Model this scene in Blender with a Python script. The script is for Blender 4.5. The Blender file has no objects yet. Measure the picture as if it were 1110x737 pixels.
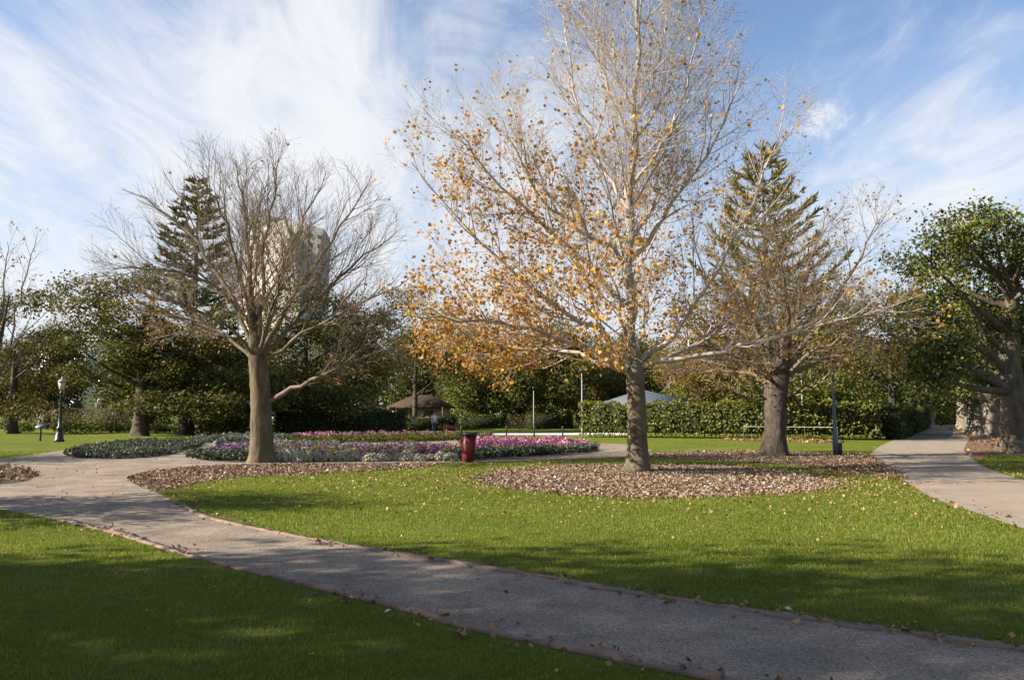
import bpy, math, random
import numpy as np
from mathutils import Vector, geometry

SC = bpy.context.scene
COL = SC.collection
R = math.radians
PI = math.pi

# ------------------------------------------------------------------ camera
F = 863.0; CX = 555.0; CY = 368.5; HOR = 448.0; EYE = 1.6
PITCH = math.atan((HOR - CY) / F)
cp, sp = math.cos(PITCH), math.sin(PITCH)

def ray(px, py):
    x = (px - CX) / F; y = (CY - py) / F
    return np.array([x, cp - y * sp, sp + y * cp])

def gp(px, py):
    """ground point seen at a place of the photograph"""
    d = ray(px, py); t = -EYE / d[2]
    return np.array([d[0] * t, d[1] * t, 0.0])

def at(px, py, Y):
    """point at distance Y"""
    d = ray(px, py); t = Y / d[1]
    return np.array([d[0] * t, Y, EYE + d[2] * t])

# ------------------------------------------------------------------ objects
def tag(o, label=None, cat=None, group=None, kind=None):
    if label: o['label'] = label
    if cat: o['category'] = cat
    if group: o['group'] = group
    if kind: o['kind'] = kind
    return o

def thing(name, label, cat, loc=(0, 0, 0), rz=0.0, group=None):
    o = bpy.data.objects.new(name, None); COL.objects.link(o)
    o.location = loc; o.rotation_euler = (0, 0, rz); o.empty_display_size = 0.3
    return tag(o, label, cat, group)

def link(name, me, m, parent=None):
    if m is not None and not me.materials: me.materials.append(m)
    o = bpy.data.objects.new(name, me); COL.objects.link(o)
    if parent is not None: o.parent = parent
    return o

def copy_tree(root, loc, rz, s, label, group=None):
    r = root.copy(); COL.objects.link(r); r.location = loc; r.rotation_euler = (0, 0, rz)
    r.scale = s if hasattr(s, '__len__') else (s, s, s)
    r['label'] = label
    if group: r['group'] = group
    for ch in list(root.children):
        c = ch.copy(); COL.objects.link(c); c.parent = r
        for g in ch.children:
            d = g.copy(); COL.objects.link(d); d.parent = c
    return r

def mesh(name, V, F4=None, F3=None, rnd=None, smooth=False):
    V = np.asarray(V, np.float32).reshape(-1, 3)
    me = bpy.data.meshes.new(name)
    F4 = np.zeros((0, 4), np.int32) if F4 is None else np.asarray(F4, np.int32).reshape(-1, 4)
    F3 = np.zeros((0, 3), np.int32) if F3 is None else np.asarray(F3, np.int32).reshape(-1, 3)
    n4, n3 = len(F4), len(F3)
    me.vertices.add(len(V)); me.vertices.foreach_set('co', V.ravel())
    me.loops.add(n4 * 4 + n3 * 3)
    me.loops.foreach_set('vertex_index', np.concatenate([F4.ravel(), F3.ravel()]).astype(np.int32))
    me.polygons.add(n4 + n3)
    st = np.concatenate([np.arange(n4) * 4, n4 * 4 + np.arange(n3) * 3]).astype(np.int32)
    me.polygons.foreach_set('loop_start', st)
    if smooth: me.polygons.foreach_set('use_smooth', np.ones(n4 + n3, bool))
    if rnd is not None:
        a = me.attributes.new('rnd', 'FLOAT', 'FACE'); a.data.foreach_set('value', np.asarray(rnd, np.float32))
    me.update(calc_edges=True)
    return me

class MB:
    def __init__(s): s.V = []; s.F4 = []; s.F3 = []; s.n = 0
    def add(s, V, F4=None, F3=None):
        V = np.asarray(V, float).reshape(-1, 3)
        if F4 is not None and len(F4): s.F4.append(np.asarray(F4).reshape(-1, 4) + s.n)
        if F3 is not None and len(F3): s.F3.append(np.asarray(F3).reshape(-1, 3) + s.n)
        s.V.append(V); s.n += len(V); return s
    def box(s, c, d, rz=0.0, taper=1.0):
        x, y, z = np.array(d) / 2
        V = np.array([[-x, -y, -z], [x, -y, -z], [x, y, -z], [-x, y, -z], [-x, -y, z], [x, -y, z], [x, y, z], [-x, y, z]])
        V[4:, :2] *= taper
        if rz:
            c_, s_ = math.cos(rz), math.sin(rz)
            V = V @ np.array([[c_, s_, 0], [-s_, c_, 0], [0, 0, 1]])
        return s.add(V + np.array(c), [[0, 3, 2, 1], [4, 5, 6, 7], [0, 1, 5, 4], [1, 2, 6, 5], [2, 3, 7, 6], [3, 0, 4, 7]])
    def tubes(s, Ps, Rs, k):
        """many tubes with the same number of points: Ps (B,n,3), Rs (B,n)"""
        Ps = np.asarray(Ps, float); Rs = np.asarray(Rs, float)
        B, n, _ = Ps.shape
        T = np.gradient(Ps, axis=1); T /= np.linalg.norm(T, axis=2, keepdims=True) + 1e-9
        D = Ps[:, -1] - Ps[:, 0]; D /= np.linalg.norm(D, axis=1, keepdims=True) + 1e-9
        ref = np.where(np.abs(D[:, 2:3]) > 0.8, np.array([[1.0, 0.13, 0]]), np.array([[0.1, 0.05, 1.0]]))
        U = np.cross(D, ref)[:, None, :]; U = U - (U * T).sum(2, keepdims=True) * T
        U /= np.linalg.norm(U, axis=2, keepdims=True) + 1e-9
        W = np.cross(T, U)
        a = np.arange(k) * 2 * PI / k
        V = Ps[:, :, None, :] + Rs[:, :, None, None] * (np.cos(a)[None, None, :, None] * U[:, :, None, :] + np.sin(a)[None, None, :, None] * W[:, :, None, :])
        b = np.arange(B)[:, None, None] * n * k; i = np.arange(n - 1)[None, :, None] * k; j = np.arange(k)[None, None, :]; j2 = (j + 1) % k
        Fq = np.stack([b + i + j, b + i + j2, b + i + k + j2, b + i + k + j], -1).reshape(-1, 4)
        return s.add(V.reshape(-1, 3), Fq)
    def tube(s, P, Rr, k): return s.tubes(np.asarray(P)[None], np.asarray(Rr, float)[None], k)
    def lathe(s, prof, k, c=(0, 0, 0)):
        """profile [(r,z)...] about z, closed with small end rings"""
        prof = np.array(prof, float); a = np.arange(k) * 2 * PI / k; n = len(prof)
        V = np.stack([prof[:, 0:1] * np.cos(a), prof[:, 0:1] * np.sin(a), np.repeat(prof[:, 1:2], k, 1)], -1).reshape(-1, 3) + np.array(c)
        i = np.arange(n - 1)[:, None] * k; j = np.arange(k)[None]; j2 = (j + 1) % k
        return s.add(V, np.stack([i + j, i + j2, i + k + j2, i + k + j], -1).reshape(-1, 4))
    def mesh(s, name, smooth=False):
        return mesh(name, np.concatenate(s.V), np.concatenate(s.F4) if s.F4 else None, np.concatenate(s.F3) if s.F3 else None, None, smooth)
    def build(s, name, m, parent=None, smooth=False): return link(name, s.mesh(name, smooth), m, parent)

# ------------------------------------------------------------------ materials
def newmat(name):
    m = bpy.data.materials.new(name); m.use_nodes = True
    nt = m.node_tree; nt.nodes.clear()
    return m, nt, nt.nodes.new('ShaderNodeOutputMaterial')

def N(nt, t, **kw):
    n = nt.nodes.new(t)
    for k, v in kw.items():
        if k in n.inputs: n.inputs[k].default_value = v
        else: setattr(n, k, v)
    return n

def ramp(nt, stops, fac=None, mode='LINEAR'):
    r = nt.nodes.new('ShaderNodeValToRGB'); r.color_ramp.interpolation = mode
    e = r.color_ramp.elements
    while len(e) < len(stops): e.new(0.5)
    for el, (p, c) in zip(e, stops):
        el.position = p; el.color = (*c, 1) if len(c) == 3 else c
    if fac is not None: nt.links.new(fac, r.inputs[0])
    return r

def noise(nt, vec, scale, detail=4, rough=0.6, dist=0.0):
    n = nt.nodes.new('ShaderNodeTexNoise')
    n.inputs['Scale'].default_value = scale; n.inputs['Detail'].default_value = detail
    n.inputs['Roughness'].default_value = rough; n.inputs['Distortion'].default_value = dist
    if vec is not None: nt.links.new(vec, n.inputs['Vector'])
    return n

def mixc(nt, fac, a, b, mode='MIX'):
    n = nt.nodes.new('ShaderNodeMix'); n.data_type = 'RGBA'; n.blend_type = mode
    for s, v in ((0, fac), (6, a), (7, b)):
        if hasattr(v, 'links'): nt.links.new(v, n.inputs[s])
        elif s: n.inputs[s].default_value = (*v, 1) if len(v) == 3 else v
        else: n.inputs[s].default_value = v
    return n.outputs[2]

def bumpn(nt, h, strength, dist):
    b = nt.nodes.new('ShaderNodeBump'); b.inputs['Strength'].default_value = strength; b.inputs['Distance'].default_value = dist
    nt.links.new(h, b.inputs['Height']); return b.outputs[0]

def surface(name, stops, scale, rough=0.9, bump=(0.4, 0.02), stretch=(1, 1, 1), detail=6, speck=None, patch=None, spec=0.2, obj=True):
    """noise-toned matte surface"""
    m, nt, out = newmat(name)
    tc = nt.nodes.new('ShaderNodeTexCoord'); mp = nt.nodes.new('ShaderNodeMapping'); mp.inputs['Scale'].default_value = stretch
    nt.links.new(tc.outputs['Object'], mp.inputs[0]); v = mp.outputs[0]
    n = noise(nt, v, scale, detail)
    c = ramp(nt, stops, n.outputs[0]).outputs[0]; h = n.outputs[0]
    if patch:
        n2 = noise(nt, v, patch[0], 3); f = ramp(nt, [(patch[2], (0, 0, 0)), (patch[3], (1, 1, 1))], n2.outputs[0]).outputs[0]
        c = mixc(nt, f, c, patch[1])
    if speck:
        vo = nt.nodes.new('ShaderNodeTexVoronoi'); vo.inputs['Scale'].default_value = speck[0]; nt.links.new(v, vo.inputs['Vector'])
        g = ramp(nt, [(0, (speck[1],) * 3), (1, (speck[2],) * 3)], vo.outputs['Color']).outputs[0]
        c = mixc(nt, 1.0, c, g, 'MULTIPLY'); h = vo.outputs['Distance']
    p = N(nt, 'ShaderNodeBsdfPrincipled', Roughness=rough); p.inputs['Specular IOR Level'].default_value = spec
    nt.links.new(c, p.inputs['Base Color'])
    if bump: nt.links.new(bumpn(nt, h, *bump), p.inputs['Normal'])
    nt.links.new(p.outputs[0], out.inputs[0]); return m

def leafmat(name, stops, trans=0.35, var=0.25, hue=0.02, gloss=0.15, tint=(1.0, 1.0, 0.6)):
    m, nt, out = newmat(name)
    a = N(nt, 'ShaderNodeAttribute', attribute_name='rnd')
    c = ramp(nt, stops, a.outputs['Fac']).outputs[0]
    oi = nt.nodes.new('ShaderNodeObjectInfo')
    hs = nt.nodes.new('ShaderNodeHueSaturation')
    mr = N(nt, 'ShaderNodeMapRange'); mr.inputs[3].default_value = 1 - var; mr.inputs[4].default_value = 1 + var
    mh = N(nt, 'ShaderNodeMapRange'); mh.inputs[3].default_value = 0.5 - hue; mh.inputs[4].default_value = 0.5 + hue
    nt.links.new(oi.outputs['Random'], mr.inputs[0]); nt.links.new(oi.outputs['Random'], mh.inputs[0])
    nt.links.new(mr.outputs[0], hs.inputs['Value']); nt.links.new(mh.outputs[0], hs.inputs['Hue']); nt.links.new(c, hs.inputs['Color'])
    p = N(nt, 'ShaderNodeBsdfPrincipled', Roughness=0.55); p.inputs['Specular IOR Level'].default_value = gloss
    t = nt.nodes.new('ShaderNodeBsdfTranslucent'); tn = mixc(nt, 1.0, hs.outputs[0], tint, 'MULTIPLY')
    nt.links.new(hs.outputs[0], p.inputs['Base Color']); nt.links.new(tn, t.inputs[0])
    mx = nt.nodes.new('ShaderNodeMixShader'); mx.inputs[0].default_value = trans
    nt.links.new(p.outputs[0], mx.inputs[1]); nt.links.new(t.outputs[0], mx.inputs[2]); nt.links.new(mx.outputs[0], out.inputs[0])
    return m

def plain(name, c, rough=0.5, metal=0.0, var=0.12, scale=8, bump=None):
    a = tuple(x * (1 - var) for x in c); b = tuple(min(1, x * (1 + var)) for x in c)
    m = surface(name, [(0.3, a), (0.7, b)], scale, rough, bump, spec=0.4)
    m.node_tree.nodes['Principled BSDF'].inputs['Metallic'].default_value = metal
    return m

M = {}
# lawn: mown turf, tones drift over metres, small clumps
def lawn_material():
    m, nt, out = newmat('mown_turf')
    tc = nt.nodes.new('ShaderNodeTexCoord'); v = tc.outputs['Object']
    n1 = noise(nt, v, 0.35, 5, 0.6); n2 = noise(nt, v, 5.0, 5, 0.7); n3 = noise(nt, v, 45.0, 4, 0.8)
    c1 = ramp(nt, [(0.3, (0.106, 0.140, 0.015)), (0.5, (0.140, 0.170, 0.020)), (0.75, (0.182, 0.190, 0.032))], n1.outputs[0]).outputs[0]
    c2 = ramp(nt, [(0.35, (0.55, 0.6, 0.5)), (0.65, (1.2, 1.15, 1.1))], n2.outputs[0]).outputs[0]
    c3 = ramp(nt, [(0.3, (0.4, 0.45, 0.4)), (0.65, (1.45, 1.4, 1.3))], n3.outputs[0]).outputs[0]
    c = mixc(nt, 0.6, mixc(nt, 0.7, c1, c2, 'MULTIPLY'), c3, 'MULTIPLY')
    c = mixc(nt, 1.0, mixc(nt, 0.7, c1, c2, 'MULTIPLY'), c3, 'MULTIPLY')
    p = N(nt, 'ShaderNodeBsdfPrincipled', Roughness=0.8); p.inputs['Specular IOR Level'].default_value = 0.1
    nt.links.new(c, p.inputs['Base Color'])
    nt.links.new(bumpn(nt, n3.outputs[0], 1.0, 0.06), p.inputs['Normal'])
    nt.links.new(p.outputs[0], out.inputs[0]); return m
M['lawn'] = lawn_material()
M['grass'] = leafmat('grass_blade', [(0, (0.061, 0.098, 0.011)), (0.45, (0.128, 0.170, 0.018)), (0.8, (0.194, 0.225, 0.029)), (1, (0.288, 0.260, 0.088))], 0.4, 0, 0, 0.2, (1.05, 1.1, 0.5))
M['path'] = surface('gravel_path', [(0.3, (0.150, 0.122, 0.096)), (0.55, (0.238, 0.192, 0.150)), (0.75, (0.293, 0.237, 0.185))], 1.6, 0.95, (0.7, 0.014), speck=(75, 0.42, 1.45), patch=(0.9, (0.33, 0.265, 0.19), 0.46, 0.74))
M['pale_path'] = surface('sandy_path', [(0.3, (0.216, 0.175, 0.133)), (0.7, (0.284, 0.235, 0.181))], 1.1, 0.95, (0.4, 0.012), speck=(70, 0.7, 1.25), patch=(0.6, (0.22, 0.19, 0.155), 0.6, 0.75))
M['concrete'] = surface('pale_concrete', [(0.3, (0.50, 0.48, 0.43)), (0.7, (0.62, 0.60, 0.55))], 2, 0.9, None)
M['mulch'] = surface('leaf_mulch', [(0.25, (0.095, 0.055, 0.032)), (0.5, (0.190, 0.114, 0.072)), (0.75, (0.285, 0.185, 0.128))], 9, 0.95, (0.9, 0.04), speck=(35, 0.45, 1.4))
M['soil'] = surface('dark_soil', [(0.3, (0.05, 0.035, 0.024)), (0.7, (0.115, 0.083, 0.06))], 7, 0.95, (0.9, 0.04), speck=(30, 0.5, 1.4))
def brick_material():
    m, nt, out = newmat('terracotta_edging')
    tc = nt.nodes.new('ShaderNodeTexCoord'); v = tc.outputs['UV']
    b = nt.nodes.new('ShaderNodeTexBrick'); nt.links.new(v, b.inputs['Vector'])
    b.offset = 0; b.inputs['Color1'].default_value = (0.20, 0.10, 0.065, 1); b.inputs['Color2'].default_value = (0.25, 0.15, 0.105, 1)
    b.inputs['Mortar'].default_value = (0.16, 0.13, 0.10, 1); b.inputs['Scale'].default_value = 1
    b.inputs['Brick Width'].default_value = 0.23; b.inputs['Row Height'].default_value = 5; b.inputs['Mortar Size'].default_value = 0.012
    n = noise(nt, tc.outputs['Object'], 2.2, 5, 0.7); f = ramp(nt, [(0.38, (0, 0, 0)), (0.56, (1, 1, 1))], n.outputs[0]).outputs[0]
    c = mixc(nt, f, b.outputs[0], (0.13, 0.10, 0.07))
    p = N(nt, 'ShaderNodeBsdfPrincipled', Roughness=0.9); nt.links.new(c, p.inputs['Base Color'])
    nt.links.new(bumpn(nt, n.outputs[0], 0.5, 0.02), p.inputs['Normal']); nt.links.new(p.outputs[0], out.inputs[0]); return m
M['edging'] = brick_material()

BARK = dict(
    plane=surface('plane_bark', [(0.3, (0.057, 0.043, 0.027)), (0.5, (0.102, 0.084, 0.054)), (0.75, (0.152, 0.132, 0.092))], 7, 0.9, (0.9, 0.035), (1, 1, 0.55), patch=(3.2, (0.115, 0.10, 0.055), 0.5, 0.66)),
    pale=surface('pale_twig_bark', [(0.3, (0.265, 0.223, 0.182)), (0.7, (0.468, 0.414, 0.361))], 6, 0.85, (0.3, 0.01)),
    grey=surface('grey_tree_bark', [(0.3, (0.065, 0.050, 0.029)), (0.5, (0.120, 0.092, 0.060)), (0.75, (0.186, 0.147, 0.098))], 8, 0.95, (1.0, 0.035), (1, 1, 0.25), patch=(2.0, (0.085, 0.09, 0.035), 0.52, 0.66)),
    twig=surface('grey_brown_twig_bark', [(0.3, (0.101, 0.078, 0.055)), (0.7, (0.211, 0.168, 0.121))], 6, 0.9, (0.3, 0.01)),
    rough=surface('rough_dark_bark', [(0.3, (0.036, 0.028, 0.022)), (0.5, (0.069, 0.054, 0.041)), (0.75, (0.120, 0.099, 0.075))], 9, 0.95, (1.0, 0.05), (1, 1, 0.4)),
    fig=surface('fig_bark', [(0.3, (0.056, 0.042, 0.031)), (0.5, (0.096, 0.076, 0.056)), (0.75, (0.152, 0.130, 0.101))], 5, 0.9, (0.8, 0.04), (1, 1, 0.35)),
    lichen=surface('lichened_bark', [(0.3, (0.098, 0.075, 0.056)), (0.5, (0.150, 0.128, 0.098)), (0.75, (0.225, 0.195, 0.150))], 5, 0.9, (0.8, 0.04), (1, 1, 0.5), patch=(1.3, (0.29, 0.30, 0.28), 0.56, 0.66)),
)
LEAF = dict(
    gold=leafmat('golden_autumn_leaf', [(0, (0.203, 0.098, 0.034)), (0.35, (0.365, 0.190, 0.046)), (0.7, (0.508, 0.299, 0.062)), (0.92, (0.589, 0.414, 0.109)), (1, (0.263, 0.287, 0.077))], 0.45, 0.0, 0, 0.15, (1, 0.85, 0.5)),
    rust=leafmat('rusty_autumn_leaf', [(0, (0.12, 0.075, 0.032)), (0.5, (0.22, 0.135, 0.045)), (0.85, (0.36, 0.215, 0.05)), (1, (0.22, 0.20, 0.055))], 0.4, 0, 0, 0.15, (1, 0.85, 0.5)),
    dark=leafmat('dark_evergreen_leaf', [(0, (0.041, 0.048, 0.012)), (0.5, (0.084, 0.091, 0.022)), (0.9, (0.145, 0.145, 0.036)), (1, (0.246, 0.174, 0.054))], 0.3),
    mid=leafmat('mid_green_leaf', [(0, (0.046, 0.057, 0.012)), (0.5, (0.098, 0.109, 0.021)), (0.9, (0.159, 0.160, 0.033)), (1, (0.244, 0.177, 0.050))], 0.33),
    olive=leafmat('olive_leaf', [(0, (0.062, 0.058, 0.015)), (0.5, (0.12, 0.108, 0.026)), (0.85, (0.17, 0.145, 0.037)), (1, (0.26, 0.17, 0.05))], 0.33),
    fig=leafmat('glossy_fig_leaf', [(0, (0.033, 0.041, 0.007)), (0.5, (0.070, 0.086, 0.013)), (0.88, (0.132, 0.140, 0.023)), (1, (0.210, 0.150, 0.032))], 0.3, 0.15, 0.01, 0.4),
    pine=leafmat('grey_green_needles', [(0, (0.100, 0.102, 0.038)), (0.5, (0.193, 0.185, 0.076)), (1, (0.319, 0.287, 0.130))], 0.2, 0.1),
    fir=leafmat('dark_green_needles', [(0, (0.05, 0.055, 0.022)), (0.5, (0.09, 0.095, 0.04)), (1, (0.15, 0.145, 0.065))], 0.2, 0.1),
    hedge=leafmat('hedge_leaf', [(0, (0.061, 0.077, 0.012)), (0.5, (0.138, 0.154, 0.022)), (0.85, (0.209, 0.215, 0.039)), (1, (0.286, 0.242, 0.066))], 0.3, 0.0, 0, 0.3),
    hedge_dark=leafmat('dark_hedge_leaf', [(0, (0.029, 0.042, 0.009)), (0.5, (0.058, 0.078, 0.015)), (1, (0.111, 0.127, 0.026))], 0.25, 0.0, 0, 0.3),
    brown=leafmat('dry_brush_leaf', [(0, (0.09, 0.07, 0.035)), (0.5, (0.15, 0.12, 0.06)), (1, (0.22, 0.18, 0.09))], 0.3),
    shrub=leafmat('yellow_green_shrub_leaf', [(0, (0.06, 0.07, 0.012)), (0.5, (0.12, 0.13, 0.022)), (1, (0.21, 0.20, 0.04))], 0.3, 0.3, 0.03),
    silver=leafmat('silver_foliage', [(0, (0.065, 0.073, 0.058)), (0.5, (0.123, 0.133, 0.110)), (1, (0.214, 0.216, 0.190))], 0.2, 0.1, 0.0, 0.15, (1, 1, 0.9)),
    lavender=leafmat('grey_green_foliage', [(0, (0.024, 0.033, 0.018)), (0.5, (0.053, 0.067, 0.039)), (1, (0.111, 0.123, 0.087))], 0.2, 0.1, 0.0, 0.15, (1, 1, 0.9)),
    white=leafmat('cream_white_foliage', [(0, (0.12, 0.14, 0.09)), (0.5, (0.36, 0.36, 0.28)), (1, (0.66, 0.62, 0.52))], 0.2, 0.1, 0.0, 0.15, (1, 1, 0.9)),
    purple=leafmat('purple_petal', [(0, (0.038, 0.055, 0.021)), (0.25, (0.053, 0.059, 0.037)), (0.40, (0.067, 0.070, 0.054)), (0.46, (0.128, 0.035, 0.138)), (0.8, (0.224, 0.055, 0.217)), (1, (0.344, 0.172, 0.332))], 0.3, 0.1, 0.01, 0.1, (1, 0.8, 1)),
    pink=leafmat('pink_petal', [(0, (0.05, 0.07, 0.03)), (0.22, (0.08, 0.085, 0.05)), (0.42, (0.12, 0.11, 0.08)), (0.48, (0.34, 0.09, 0.19)), (0.8, (0.50, 0.17, 0.31)), (1, (0.66, 0.46, 0.51))], 0.3, 0.1, 0.01, 0.1, (1, 0.8, 0.9)),
    fallen=leafmat('fallen_leaf', [(0, (0.10, 0.06, 0.03)), (0.35, (0.22, 0.125, 0.06)), (0.7, (0.36, 0.22, 0.10)), (0.9, (0.46, 0.30, 0.12)), (1, (0.55, 0.44, 0.30))], 0.15, 0, 0, 0.2, (1, 0.9, 0.6)),
    chip=leafmat('pale_mulch_leaf', [(0, (0.079, 0.050, 0.030)), (0.4, (0.194, 0.133, 0.086)), (0.75, (0.326, 0.246, 0.177)), (1, (0.484, 0.410, 0.321))], 0.1, 0, 0, 0.2, (1, 0.9, 0.7)),
)
def pale_upwards(m, z0, z1, col):
    nt = m.node_tree; p = nt.nodes['Principled BSDF']; old = p.inputs['Base Color'].links[0].from_socket
    tc = nt.nodes.new('ShaderNodeTexCoord'); s = nt.nodes.new('ShaderNodeSeparateXYZ'); nt.links.new(tc.outputs['Object'], s.inputs[0])
    n = noise(nt, tc.outputs['Object'], 1.8, 4); ad = nt.nodes.new('ShaderNodeMath'); ad.operation = 'MULTIPLY_ADD'; nt.links.new(n.outputs[0], ad.inputs[0]); ad.inputs[1].default_value = 3.0; nt.links.new(s.outputs[2], ad.inputs[2])
    mr = nt.nodes.new('ShaderNodeMapRange'); nt.links.new(ad.outputs[0], mr.inputs[0]); mr.inputs[1].default_value = z0 + 1.5; mr.inputs[2].default_value = z1 + 1.5
    nt.links.new(mixc(nt, mr.outputs[0], old, col), p.inputs['Base Color'])
pale_upwards(BARK['plane'], 2.4, 5.0, (0.27, 0.245, 0.205))
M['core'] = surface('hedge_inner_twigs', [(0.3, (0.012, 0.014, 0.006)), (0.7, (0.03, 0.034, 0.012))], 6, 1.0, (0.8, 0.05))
M['red'] = plain('faded_red_paint', (0.14, 0.019, 0.018), 0.5, var=0.2, scale=5)
M['dark_metal'] = plain('dark_painted_metal', (0.02, 0.024, 0.022), 0.45)
M['green_metal'] = plain('dark_green_metal', (0.03, 0.055, 0.05), 0.4)
M['grey_metal'] = plain('grey_painted_metal', (0.09, 0.11, 0.13), 0.45)
M['pole'] = plain('weathered_pole_paint', (0.30, 0.30, 0.28), 0.5)
M['tower_window'] = plain('hazy_window_glass', (0.20, 0.20, 0.20), 0.3)
M['rail'] = plain('weathered_white_rail', (0.42, 0.42, 0.39), 0.5)
M['white'] = plain('white_paint', (0.72, 0.70, 0.66), 0.5)
M['glass'] = plain('milky_lantern_glass', (0.42, 0.39, 0.33), 0.25)
M['slate'] = plain('grey_canopy_roof', (0.085, 0.10, 0.125), 0.6)
M['tile_roof'] = surface('brown_roof', [(0.3, (0.041, 0.023, 0.015)), (0.7, (0.068, 0.040, 0.025))], 5, 0.85, (0.4, 0.03), (1, 1, 4))
M['timber'] = plain('stained_timber', (0.12, 0.05, 0.03), 0.7)
M['cream'] = plain('cream_wall', (0.36, 0.28, 0.20), 0.85)
M['window'] = plain('dark_window_glass', (0.035, 0.045, 0.06), 0.12)
M['stone'] = surface('dark_stone', [(0.3, (0.09, 0.085, 0.085)), (0.7, (0.18, 0.175, 0.175))], 14, 0.9, (0.6, 0.02))
M['tower_wall'] = surface('tower_render', [(0.3, (0.470, 0.419, 0.348)), (0.7, (0.546, 0.499, 0.422))], 0.15, 0.9, None)
M['tower_grey'] = surface('tower_grey_cladding', [(0.3, (0.27, 0.26, 0.27)), (0.7, (0.34, 0.33, 0.34))], 0.15, 0.85, None)

# ------------------------------------------------------------------ plants
def leaves(rng, C, size, up=0.5, aspect=0.7, out_from=None, jit=0.35):
    """diamond leaves folded on the midrib at centres C: verts, quads"""
    n = len(C); L = size * (1 + jit * (rng.random(n) * 2 - 1))
    nrm = rng.normal(size=(n, 3)); nrm[:, 2] += up * 2
    if out_from is not None: nrm += 0.9 * (C - out_from) / (np.linalg.norm(C - out_from, axis=1, keepdims=True) + 1e-6)
    nrm /= np.linalg.norm(nrm, axis=1, keepdims=True)
    t = np.cross(nrm, rng.normal(size=(n, 3))); t /= np.linalg.norm(t, axis=1, keepdims=True) + 1e-9
    b = np.cross(nrm, t); l = L[:, None]
    fold = nrm * l * 0.12
    V = np.stack([C - t * l * .5, C + b * l * aspect * .5 + fold, C + t * l * .5, C - b * l * aspect * .5 + fold], 1)
    return V.reshape(-1, 3), (np.arange(n)[:, None] * 4 + np.arange(4)[None])

def cat_leaves(name, parts):
    Vs, Fs, rs, n = [], [], [], 0
    for V, Fq, r in parts:
        Vs.append(V); Fs.append(Fq + n); rs.append(r); n += len(V)
    return mesh(name, np.concatenate(Vs), np.concatenate(Fs), None, np.concatenate(rs))

def resample(P, n):
    P = np.asarray(P, float); m = len(P)
    Q = np.vstack([2 * P[0] - P[1], P, 2 * P[-1] - P[-2]])
    out = []
    for t in np.linspace(0, m - 1, n):
        i = min(int(t), m - 2); u = t - i; p0, p1, p2, p3 = Q[i], Q[i + 1], Q[i + 2], Q[i + 3]
        out.append(0.5 * ((2 * p1) + (-p0 + p2) * u + (2 * p0 - 5 * p1 + 4 * p2 - p3) * u * u + (-p0 + 3 * p1 - 3 * p2 + p3) * u ** 3))
    return np.array(out)

def kids(rng, par, per_m, s0, s1, ang, Lk, npts, up, wig, rs, rmin, env=None, flat=0.0):
    P, Rr = par
    seg = np.linalg.norm(np.diff(P, axis=0), axis=1); cum = np.concatenate([[0], np.cumsum(seg)]); L = cum[-1]
    n = int(per_m * L * (s1 - s0) + rng.random())
    if n < 1: return []
    s = s0 + (s1 - s0) * (np.arange(n) + rng.random(n)) / n
    x = s * L
    pos = np.stack([np.interp(x, cum, P[:, k]) for k in range(3)], 1); rad = np.interp(x, cum, Rr)
    T = np.gradient(P, axis=0); tan = np.stack([np.interp(x, cum, T[:, k]) for k in range(3)], 1)
    tan /= np.linalg.norm(tan, axis=1, keepdims=True) + 1e-9
    r = rng.normal(size=(n, 3)); r[:, 2] *= (1 - flat); r -= (r * tan).sum(1, keepdims=True) * tan
    r /= np.linalg.norm(r, axis=1, keepdims=True) + 1e-9
    a = (ang * (0.7 + 0.6 * rng.random(n)))[:, None]
    d = np.cos(a) * tan + np.sin(a) * r
    ln = Lk(s, L) * (0.55 + 0.9 * rng.random(n))
    def path(ln, rs_):
        rg = np.random.default_rng(rs_); q = [pos]; dd = d.copy(); st = (ln / (npts - 1))[:, None]
        for _ in range(npts - 1):
            dd = dd + np.array([0, 0, up]) / (npts - 1) + wig * rg.normal(size=(n, 3)); dd /= np.linalg.norm(dd, axis=1, keepdims=True)
            q.append(q[-1] + dd * st)
        return np.stack(q, 1)
    sd = int(rng.integers(1 << 30)); Q = path(ln, sd)
    if env is not None:
        for _ in range(5):
            bad = ~env(Q[:, -1])
            if not bad.any(): break
            ln = np.where(bad, ln * 0.66, ln); Q = path(ln, sd)
    r0 = np.maximum(np.minimum(rad * rs, 0.0045 + 0.0088 * ln), rmin)
    RR = r0[:, None] * np.linspace(1, 0.35, npts)[None]; RR = np.maximum(RR, rmin * 0.7)
    return [(Q[i], RR[i]) for i in range(n)]

def put(mb, brs, k):
    by = {}
    for P, Rr in brs: by.setdefault(len(P), []).append((P, Rr))
    for n, l in by.items(): mb.tubes(np.stack([p for p, _ in l]), np.stack([r for _, r in l]), k)

def trunk_mesh(mb, P, Rr, k=16, flare=1.35, rng=None, lump=0.05):
    P = resample(P, 44); Rr = np.interp(np.linspace(0, 1, 44), np.linspace(0, 1, len(Rr)), Rr)
    h = P[:, 2] - P[0, 2]; Rr = Rr * (1 + (flare - 1) * np.exp(-h / 0.30))
    n0 = mb.n; mb.tube(P, Rr, k)
    if rng is not None:   # knobbly, buttressed outline
        V = mb.V[-1].reshape(44, k, 3); c = P[:, None]
        ph = rng.random(3) * 6.28; a = np.arange(k) * 2 * PI / k
        f = 1 + lump * (np.sin(3 * a + ph[0])[None] * (0.6 + 2.0 * np.exp(-h / 0.35))[:, None] + 0.6 * np.sin(5 * a + ph[1])[None] * np.cos(h * 2.3)[:, None]) + lump * .55 * rng.normal(size=(44, k))
        mb.V[-1] = (c + (V - c) * f[..., None]).reshape(-1, 3)

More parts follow.
